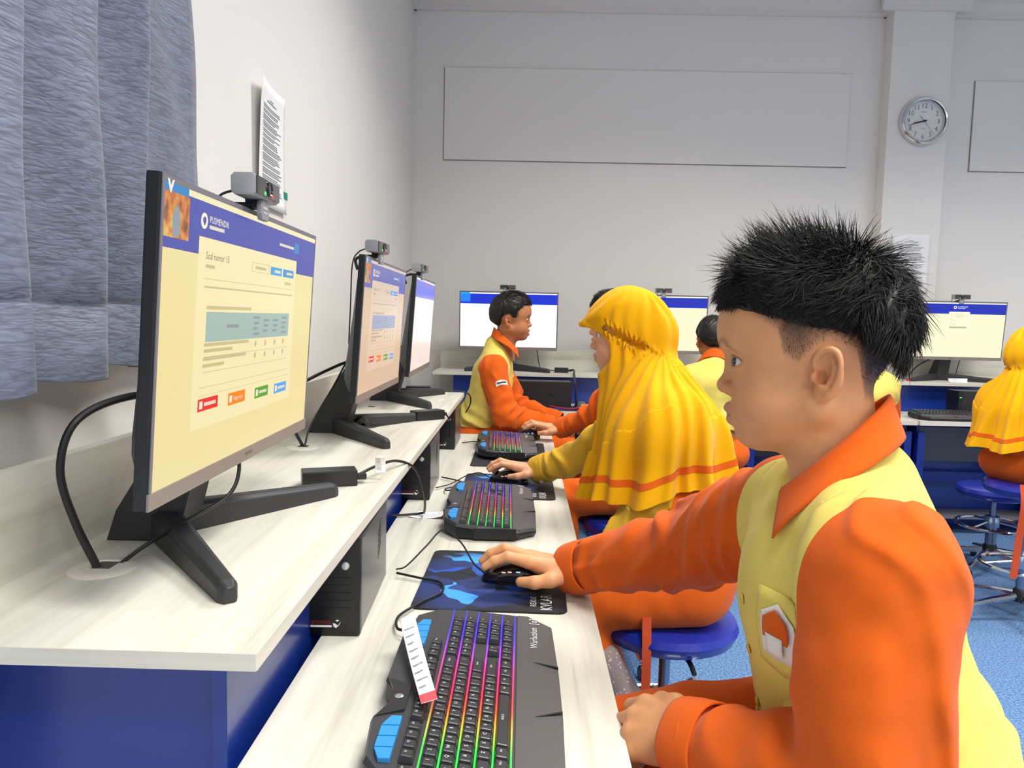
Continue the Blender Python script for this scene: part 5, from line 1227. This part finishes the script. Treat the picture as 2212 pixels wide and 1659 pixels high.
# small pieces on the front boy's shirt, laid on the cloth surface
from mathutils.bvhtree import BVHTree
def bvh_of(o): me = o.data; return BVHTree.FromPolygons([v.co[:] for v in me.vertices], [tuple(p.vertices) for p in me.polygons])
def patch(root, target, c, xd, poly, m, name, off=.0012, th=.0012, sub=6, parent=None):
    """flat outline (list of x, y in metres) wrapped on the target surface near point c; xd = its x direction"""
    bv = bvh_of(target); p, n, *_ = bv.find_nearest(Vector(c)); n = Vector(n); x = Vector(xd); x = (x-n*x.dot(n)).normalized(); y = n.cross(x)
    bm = bmesh.new(); vs = [bm.verts.new(p+x*a+y*b) for a, b in poly]; f = bm.faces.new(vs); bmesh.ops.triangulate(bm, faces=[f]); bmesh.ops.subdivide_edges(bm, edges=bm.edges[:], cuts=sub, use_grid_fill=True)
    for v in bm.verts:
        q, nn, *_ = bv.find_nearest(v.co); v.co = q+Vector(nn)*off
    bm.normal_update(); me = bpy.data.meshes.new(name); bm.to_mesh(me); bm.free(); me.materials.append(m); me.polygons.foreach_set('use_smooth', [True]*len(me.polygons))
    o = link(name, me, parent or root); s = o.modifiers.new('t', 'SOLIDIFY'); s.thickness = th; s.offset = 1; return o, p, n, x, y
def rect(w_, h_): return [(-w_/2, -h_/2), (w_/2, -h_/2), (w_/2, h_/2), (-w_/2, h_/2)]
def dress_boy():
    shirt = [c for c in P1.children if c.name.startswith('shirt')][0]; fwd = Vector(J1['fw']); lat = Vector(J1['lat']); up = Vector(J1['up']); mS, mH = Vector(J1['mS']), Vector(J1['mH'])
    # button placket and buttons down the front
    for i, t in enumerate((.12, .34, .56, .78)):
        c = mS*(1-t)+mH*t+fwd*.16-lat*.0; bv = bvh_of(shirt); p, n, *_ = bv.find_nearest(c); n = Vector(n)
        M = Matrix.Translation(p+n*.001) @ n.to_track_quat('Z', 'Y').to_matrix().to_4x4()
        ob('button', MB().lathe([(.0055, 0), (.006, .001), (.0052, .0022), (.0035, .0016), (.0004, .0016)], 16, M), btn_m, P1, smooth=True)
    pk, p, n, x, y = patch(P1, shirt, Vector((.262, .765, .905)), lat, [(-.038, -.045), (0, -.055), (.038, -.045), (.038, .045), (-.038, .045)], yel_m, 'pocket', .0008, .0016)
    bd, *_ = patch(P1, pk, p, lat, [(-.026, -.030), (.026, -.030), (.026, .018), (0, .034), (-.026, .018)], mat('badge_cloth_white', 'ece7e2', .7), 'badge', .003, .001)
    patch(P1, bd, Vector(p)+y*.004, lat, [(-.018, -.010), (.018, -.010), (.018, .012), (0, .024), (-.018, .012)], ora_m, 'badge_emblem', .0045, .0006, 4)
    patch(P1, bd, Vector(p)-y*.010, lat, [(-.012, -.012), (.012, -.012), (.012, .010), (-.012, .010)], mat('badge_cloth_white', 'ece7e2', .7), 'badge_mark', .0055, .0006, 3)
dress_boy()
# ---------------------------------------------------------------- headscarf (head-local field for the hood, world field for the cape)
def headscarf(root, fr, cape_c, cape_r, z_top, hem_p, hem_n, res=.005, hood_k=1.0, seed=0., stripe=(.042, .058), sh=None):
    H = Field()
    H.ell((.018, 0, .042), (.112, .094, .108), .01)
    H.ell((-.045, 0, .005), (.078, .080, .088), .03)                                     # hair bun under the cloth
    ca, sa = math.cos(math.radians(34)), math.sin(math.radians(34))
    H.ell((.088, 0, .078), (.078, .074, .020), .03, [(ca, 0, -sa), (0, 1, 0), (sa, 0, ca)])  # stiff peak
    H.ell((.045, 0, -.050), (.060, .078, .075), .03)                                     # cheeks and jaw
    H.chain([(.02, 0, -.07), (-.015, 0, -.15)], [.075, .085], .04)
    B = Field(); c = np.array(cape_c, float); r = cape_r
    nb = fr.to((-.01, 0, -.13))
    B.chain([nb, nb*.5+np.array([c[0], c[1], z_top])*.5], [.08*fr.sc, .10], .05)
    if sh is not None: B.chain([sh[0], nb*.6+(sh[0]+sh[1])*.2, sh[1]], [.075, .10, .075], .06)
    f2, l2 = fr.f.copy(), fr.l.copy(); R = np.stack([f2, l2, np.array([0, 0, 1.])])
    B.ell((c[0], c[1], z_top-.11), (r[0]*.80, r[1]*.9, .13), .06, R); B.ell((c[0], c[1], z_top-.34), (r[0], r[1], .27), .07, R)
    hp, hn = np.array(hem_p, float), unit(hem_n)
    def ring(p):   # height above the gathered band that runs from the temples to the nape
        return p[:, 2]-(-.012+.52*p[:, 0])
    def fn(P):
        p = fr.inv(P); d1 = H(p)*fr.sc; g = ring(p)
        m = np.abs(d1) < .04
        if m.any():
            q = p[m]; gg = g[m]; ph = np.arctan2(q[:, 1], q[:, 0]-.01); w = np.zeros(len(q), f32)
            band = np.exp(-(gg/.010)**2)*(q[:, 0] < .085)
            w -= .015*band
            ruff = np.exp(-((np.abs(gg)-.012)/.010)**2)*(q[:, 0] < .085); w += ruff*.008*np.sin(ph*46+6*noise(q*40))
            fo = sstep(gg, .005, .03)*(1-sstep(q[:, 2], .10, .15))+.0; w += fo*.0055*(ridge(q, (0, 0, 0), 1, 0, 1, 0)*0+np.sin(ph*15+5*noise(q*13+seed))*noise(q*16+3))
            lo_ = sstep(-gg, .008, .03); w += lo_*.0075*np.sin(ph*13+4*noise(q*11+seed))*(.4+noise(q*9))
            d1 = d1.copy(); d1[m] -= w*fr.sc
        # face opening
        o = np.sqrt(((p[:, 0]-.146)/.083)**2+((p[:, 2]+.045)/.074)**2); od = (o-1)*.07*fr.sc
        d1 = smax(d1, -od, .006)
        d2 = B(P); m = np.abs(d2) < .05
        if m.any():
            q = P[m]; hh = ((q-hp.astype(f32)) @ hn.astype(f32)); k = 1-np.clip(hh/.30, 0, 1); ph = np.arctan2((q-c.astype(f32)) @ l2.astype(f32), (q-c.astype(f32)) @ f2.astype(f32))
            q2 = q*np.array([1, 1, .35], f32); w = k*.020*np.sin(ph*9+5*noise(q2*5+seed))*(.35+.9*noise(q2*6+9))+.008*np.sin(ph*22+7*noise(q2*8+seed))*(.3+.7*k)+.004*(noise(q*9+2)-.5)
            d2 = d2.copy(); d2[m] -= w
        d2 = smax(d2, -od, .006)
        return smin(d1, d2, .03)
    rr = max(r)+.06; lo = np.minimum(np.array([c[0]-rr, c[1]-rr, min(hp[2], c[2] if len(c) > 2 else hp[2])-.12]), fr.O-.2); hi = np.maximum(np.array([c[0]+rr, c[1]+rr, z_top]), fr.O+.22)
    V, Q, N = surf(fn, lo, hi, res); T = to_tris(Q)
    hs = ((V-hp) @ hn).astype(f32)+.010*np.sin(np.arctan2((V-c) @ l2, (V-c) @ f2)*5+seed).astype(f32)
    v, q, n = clip(V, T, N, np.minimum(hs, 9)); h2 = ((v-hp) @ hn).astype(f32)+.010*np.sin(np.arctan2((v-c) @ l2, (v-c) @ f2)*5+seed).astype(f32)
    a, b = stripe; st = np.minimum(h2-a, b-h2); v1, q1, n1 = clip(v, q, n, -st.astype(f32)); link('headscarf', npmesh('headscarf', v1, q1, hij_m, None, n1), root)
    v1, q1, n1 = clip(v, q, n, st.astype(f32)); o = link('scarf_trim', npmesh('scarf_trim', v1+n1*.0012, q1, ora_m, None, n1), root); return o
def strap(root, pts, w_=.021, th=.002):
    mb = MB(); P = spline(pts, 8); v = []
    for p in P: v += [(p.x-w_/2, p.y, p.z), (p.x+w_/2, p.y, p.z), (p.x+w_/2, p.y+th, p.z), (p.x-w_/2, p.y+th, p.z)]
    f = [(3, 2, 1, 0)]+[(i*4+k, i*4+(k+1) % 4, i*4+4+(k+1) % 4, i*4+4+k) for i in range(len(P)-1) for k in range(4)]+[tuple(len(v)-4+k for k in range(4))]
    return ob('belt_strap', mb.add(v, f), mat('strap_rust_orange', 'c8481a', .7, bump=.3, bscale=400), root)
GP = 'uniformed pupils'
# girl at the middle keyboard
P2, fr2, R2, J2 = person('girl in a golden yellow headscarf at the middle keyboard, hand on her mouse', dict(O=(.297, 1.98, 1.192), th=170, sc=.93), sh=[(.365, 1.83, .985), (.325, 2.08, .98)],
    el=[(.330, 1.80, .78), (.205, 2.17, .845)], wr=[(.200, 1.755, .660), (.058, 2.27, .772)], hip=[(.425, 1.725, .60), (.425, 1.885, .60)], kn=[(.14, 1.73, .55), (.14, 1.92, .55)], an=[(.32, 1.74, .10), (.33, 1.90, .10)],
    hand=[((-.8, .1, -.6), (-.5, -.3, .7), 'rest'), ((-.985, .08, .02), (0, .1, 1), 'mouse')], res=(.0035, .0065, .0026), skin='dca37e', chest=(.10, .13), belly=(.125, .15), arm=(.060, .056, .040), hem=((.4, 1.8, .60), (0, 0, 1)),
    mats=(ora_m, ysl_m, ora_m), hair='none', collar=False, gaze=(1, .3, -.1), seam_off=-.06, hand_sc=.98, group=GP)
headscarf(P2, fr2, (.365, 1.915, .8), (.190, .222), 1.06, (.36, 1.93, .812), (-.19, .05, 1), .0052, seed=1.3, sh=[np.array((.365, 1.83, 1.0)), np.array((.325, 2.05, .995))])
strap(P2, [(.30, 1.655, .56), (.300, 1.640, .48), (.301, 1.642, .38), (.302, 1.645, .24)])
def socks():
    F = Field(); F.chain([(.215, 1.70, .44), (.262, 1.70, .34), (.33, 1.725, .12)], [.034, .042, .040], .02); V, Q, N = surf(F, (.1, 1.6, .05), (.45, 1.85, .5), .006, 1)
    m, nt, p = newmat('taupe_dotted_sock'); L = nt.links.new; tc = nt.nodes.new('ShaderNodeTexCoord'); vo = nt.nodes.new('ShaderNodeTexVoronoi'); vo.inputs['Scale'].default_value = 90; L(tc.outputs['Object'], vo.inputs['Vector'])
    r = nt.nodes.new('ShaderNodeValToRGB'); e = r.color_ramp.elements; e[0].position = .18; e[0].color = (*sRGB('cfc3bd'), 1); e[1].position = .3; e[1].color = (*sRGB('9a8983'), 1); L(vo.outputs['Distance'], r.inputs[0]); L(r.outputs[0], p.inputs['Base Color']); p.inputs['Roughness'].default_value = .9
    link('sock', npmesh('sock', V, Q, m), P2)
socks()
ob('lace_cuff', tube_ring((.062, 2.268, .773), (-.985, .2, -.15), .042, .040, .014, .003, wob=.06, seed=2), mat('white_lace', 'efe6e2', .8), P2, smooth=2)
# boy beyond her, mostly hidden
P3, fr3, R3, J3 = person('boy behind the headscarf girl, face and reaching orange arm showing past her', dict(O=(.372, 2.845, 1.213), th=177, sc=.95), sh=[(.42, 2.70, 1.01), (.40, 2.98, 1.0)],
    el=[(.40, 2.65, .80), (.315, 3.05, .845)], wr=[(.26, 2.76, .72), (.168, 3.135, .775)], hip=[(.48, 2.66, .62), (.48, 2.82, .62)], kn=[(.15, 2.68, .58), (.15, 2.88, .58)], an=[(.2, 2.68, .1), (.2, 2.88, .1)],
    hand=[((-.8, .5, -.2), (0, 0, 1), 'rest'), ((-.985, .06, .02), (0, .1, 1), 'mouse')], res=(.0045, .008, .003), skin='d89c74', arm=(.06, .056, .04), hand_sc=1.0, gaze=(1, .3, 0), group=GP)
# boy at the far left facing right
P4, fr4, R4, J4 = person('boy sitting by the left row end, facing right with mouth open', dict(O=(-.078, 3.49, 1.222), th=4, pitch=-4, sc=.93), sh=[(-.115, 3.615, 1.005), (-.135, 3.375, 1.005)],
    el=[(-.03, 3.63, .81), (-.075, 3.325, .805)], wr=[(.18, 3.56, .752), (.135, 3.40, .752)], hip=[(-.215, 3.58, .665), (-.215, 3.42, .665)], kn=[(.20, 3.60, .64), (.20, 3.41, .64)], an=[(.15, 3.60, .1), (.15, 3.40, .1)],
    hand=[((.95, -.1, -.1), (0, 0, 1), 'rest'), ((.95, .1, -.1), (0, 0, 1), 'rest')], res=(.004, .0065, .0035), skin='b8794f', chest=(.098, .135), belly=(.105, .14), arm=(.058, .055, .04), hem=((-.2, 3.5, .74), (0, 0, 1)), mouth=.005, lids=.5, gaze=(1, -.2, -.2), neck=(-.105, 3.49, 1.08), group=GP)
# boy seen from behind at the far desk
P5, fr5, R5, J5 = person('boy seen from behind in a yellow shirt with orange collar at the far desk', dict(O=(.935, 3.66, 1.138), th=82, sc=.9), sh=[(.815, 3.62, .965), (1.065, 3.62, .965)],
    el=[(.765, 3.74, .79), (1.115, 3.74, .79)], wr=[(.84, 3.95, .765), (1.06, 3.95, .765)], hip=[(.86, 3.6, .60), (1.03, 3.6, .60)], kn=[(.86, 3.93, .56), (1.03, 3.93, .56)], an=[(.86, 3.9, .1), (1.03, 3.9, .1)],
    hand=[((0, 1, -.1), (0, 0, 1), 'rest'), ((0, 1, -.1), (0, 0, 1), 'rest')], res=(.005, .008, .004), skin='b8794f', hem=((.9, 3.6, .73), (0, 0, 1)), chest=(.095, .14), belly=(.11, .145), seam_off=.03, group=GP)
P6, fr6, R6, J6 = person('pupil in yellow and orange mostly hidden behind the front boy\'s head', dict(O=(1.60, 3.55, 1.128), th=85, sc=.9), sh=[(1.475, 3.5, .955), (1.725, 3.5, .955)],
    el=[(1.44, 3.62, .77), (1.775, 3.60, .77)], wr=[(1.52, 3.85, .76), (1.70, 3.85, .76)], hip=[(1.53, 3.48, .60), (1.69, 3.48, .60)], kn=[(1.53, 3.82, .56), (1.69, 3.82, .56)], an=[(1.53, 3.8, .1), (1.69, 3.8, .1)],
    hand=[((0, 1, -.1), (0, 0, 1), 'rest'), ((0, 1, -.1), (0, 0, 1), 'rest')], res=(.006, .008, .004), skin='b8794f', hem=((1.6, 3.5, .70), (0, 0, 1)), chest=(.095, .14), belly=(.11, .15), seam_off=.045, group=GP)
# second girl at the right edge
P7, fr7, R7, J7 = person('girl in a golden yellow headscarf on the bright blue stool at the right edge', dict(O=(2.135, 3.15, 1.125), th=25, sc=.9), sh=[(2.08, 3.25, .93), (2.18, 3.03, .93)],
    el=[(2.2, 3.33, .76), (2.30, 3.06, .76)], wr=[(2.40, 3.38, .75), (2.44, 3.18, .75)], hip=[(2.09, 3.20, .675), (2.16, 3.05, .675)], kn=[(2.45, 3.36, .62), (2.52, 3.2, .62)], an=[(2.45, 3.36, .1), (2.52, 3.2, .1)],
    hand=[((1, .3, -.1), (0, 0, 1), 'rest'), ((1, .3, -.1), (0, 0, 1), 'rest')], res=(.006, .008, .004), skin='d89c74', mats=(ora_m, ysl_m, ora_m), hair='none', collar=False, hem=((2.13, 3.1, .6), (0, 0, 1)), chest=(.09, .12), belly=(.11, .14), group=GP)
headscarf(P7, fr7, (2.125, 3.13, .75), (.20, .20), 1.0, (2.135, 3.13, .745), (-.05, .05, 1), .007, seed=4.1, sh=[np.array((2.08, 3.23, .95)), np.array((2.18, 3.05, .95))])
strap(P7, [(2.015, 2.945, .62), (2.012, 2.925, .54), (2.005, 2.93, .4), (1.995, 2.93, .24)], .03)
def sleeve_patch(P, J):
    sl = [c for c in P.children if c.name.startswith('sleeve')]; c = Vector((-.075, 3.28, .965)); best = min(sl, key=lambda o: (bvh_of(o).find_nearest(c)[0]-c).length)
    o, p, n, x, y = patch(P, best, c, (1, 0, .35), [(-.035, -.018), (0, -.010), (.035, -.018), (.035, .006), (0, .014), (-.035, .006)], mat('badge_cloth_white', 'ece7e2', .7), 'school_patch', .001, .001)
    o2, *_ = patch(P, best, p, (1, 0, .35), rect(.05, .007), mat('patch_print', '3a3436', .7), 'patch_print', .0028, .0005)
sleeve_patch(P4, J4)

def short_hair(P, fr, n, seed):
    pt, nm = scalp_points(n, .004, True); top = sstep(pt[:, 2], .07, .13); back = sstep(-pt[:, 0], -.01, .05)[:, None]
    dr = tangent_flow(pt, nm, np.array([.8, 0, -.2])*(1-back)+np.array([-.3, 0, -.9])*back, .3+.35*top, 2.2, float(seed))
    strands(P, fr, pt+nm*(.005+.010*top)[:, None], dr, .012+.012*rng.rand(n)*(.4+top), -nm*.2, .0013, seed)
short_hair(P3, fr3, 1500, 21); short_hair(P4, fr4, 2600, 22); short_hair(P5, fr5, 1800, 23)
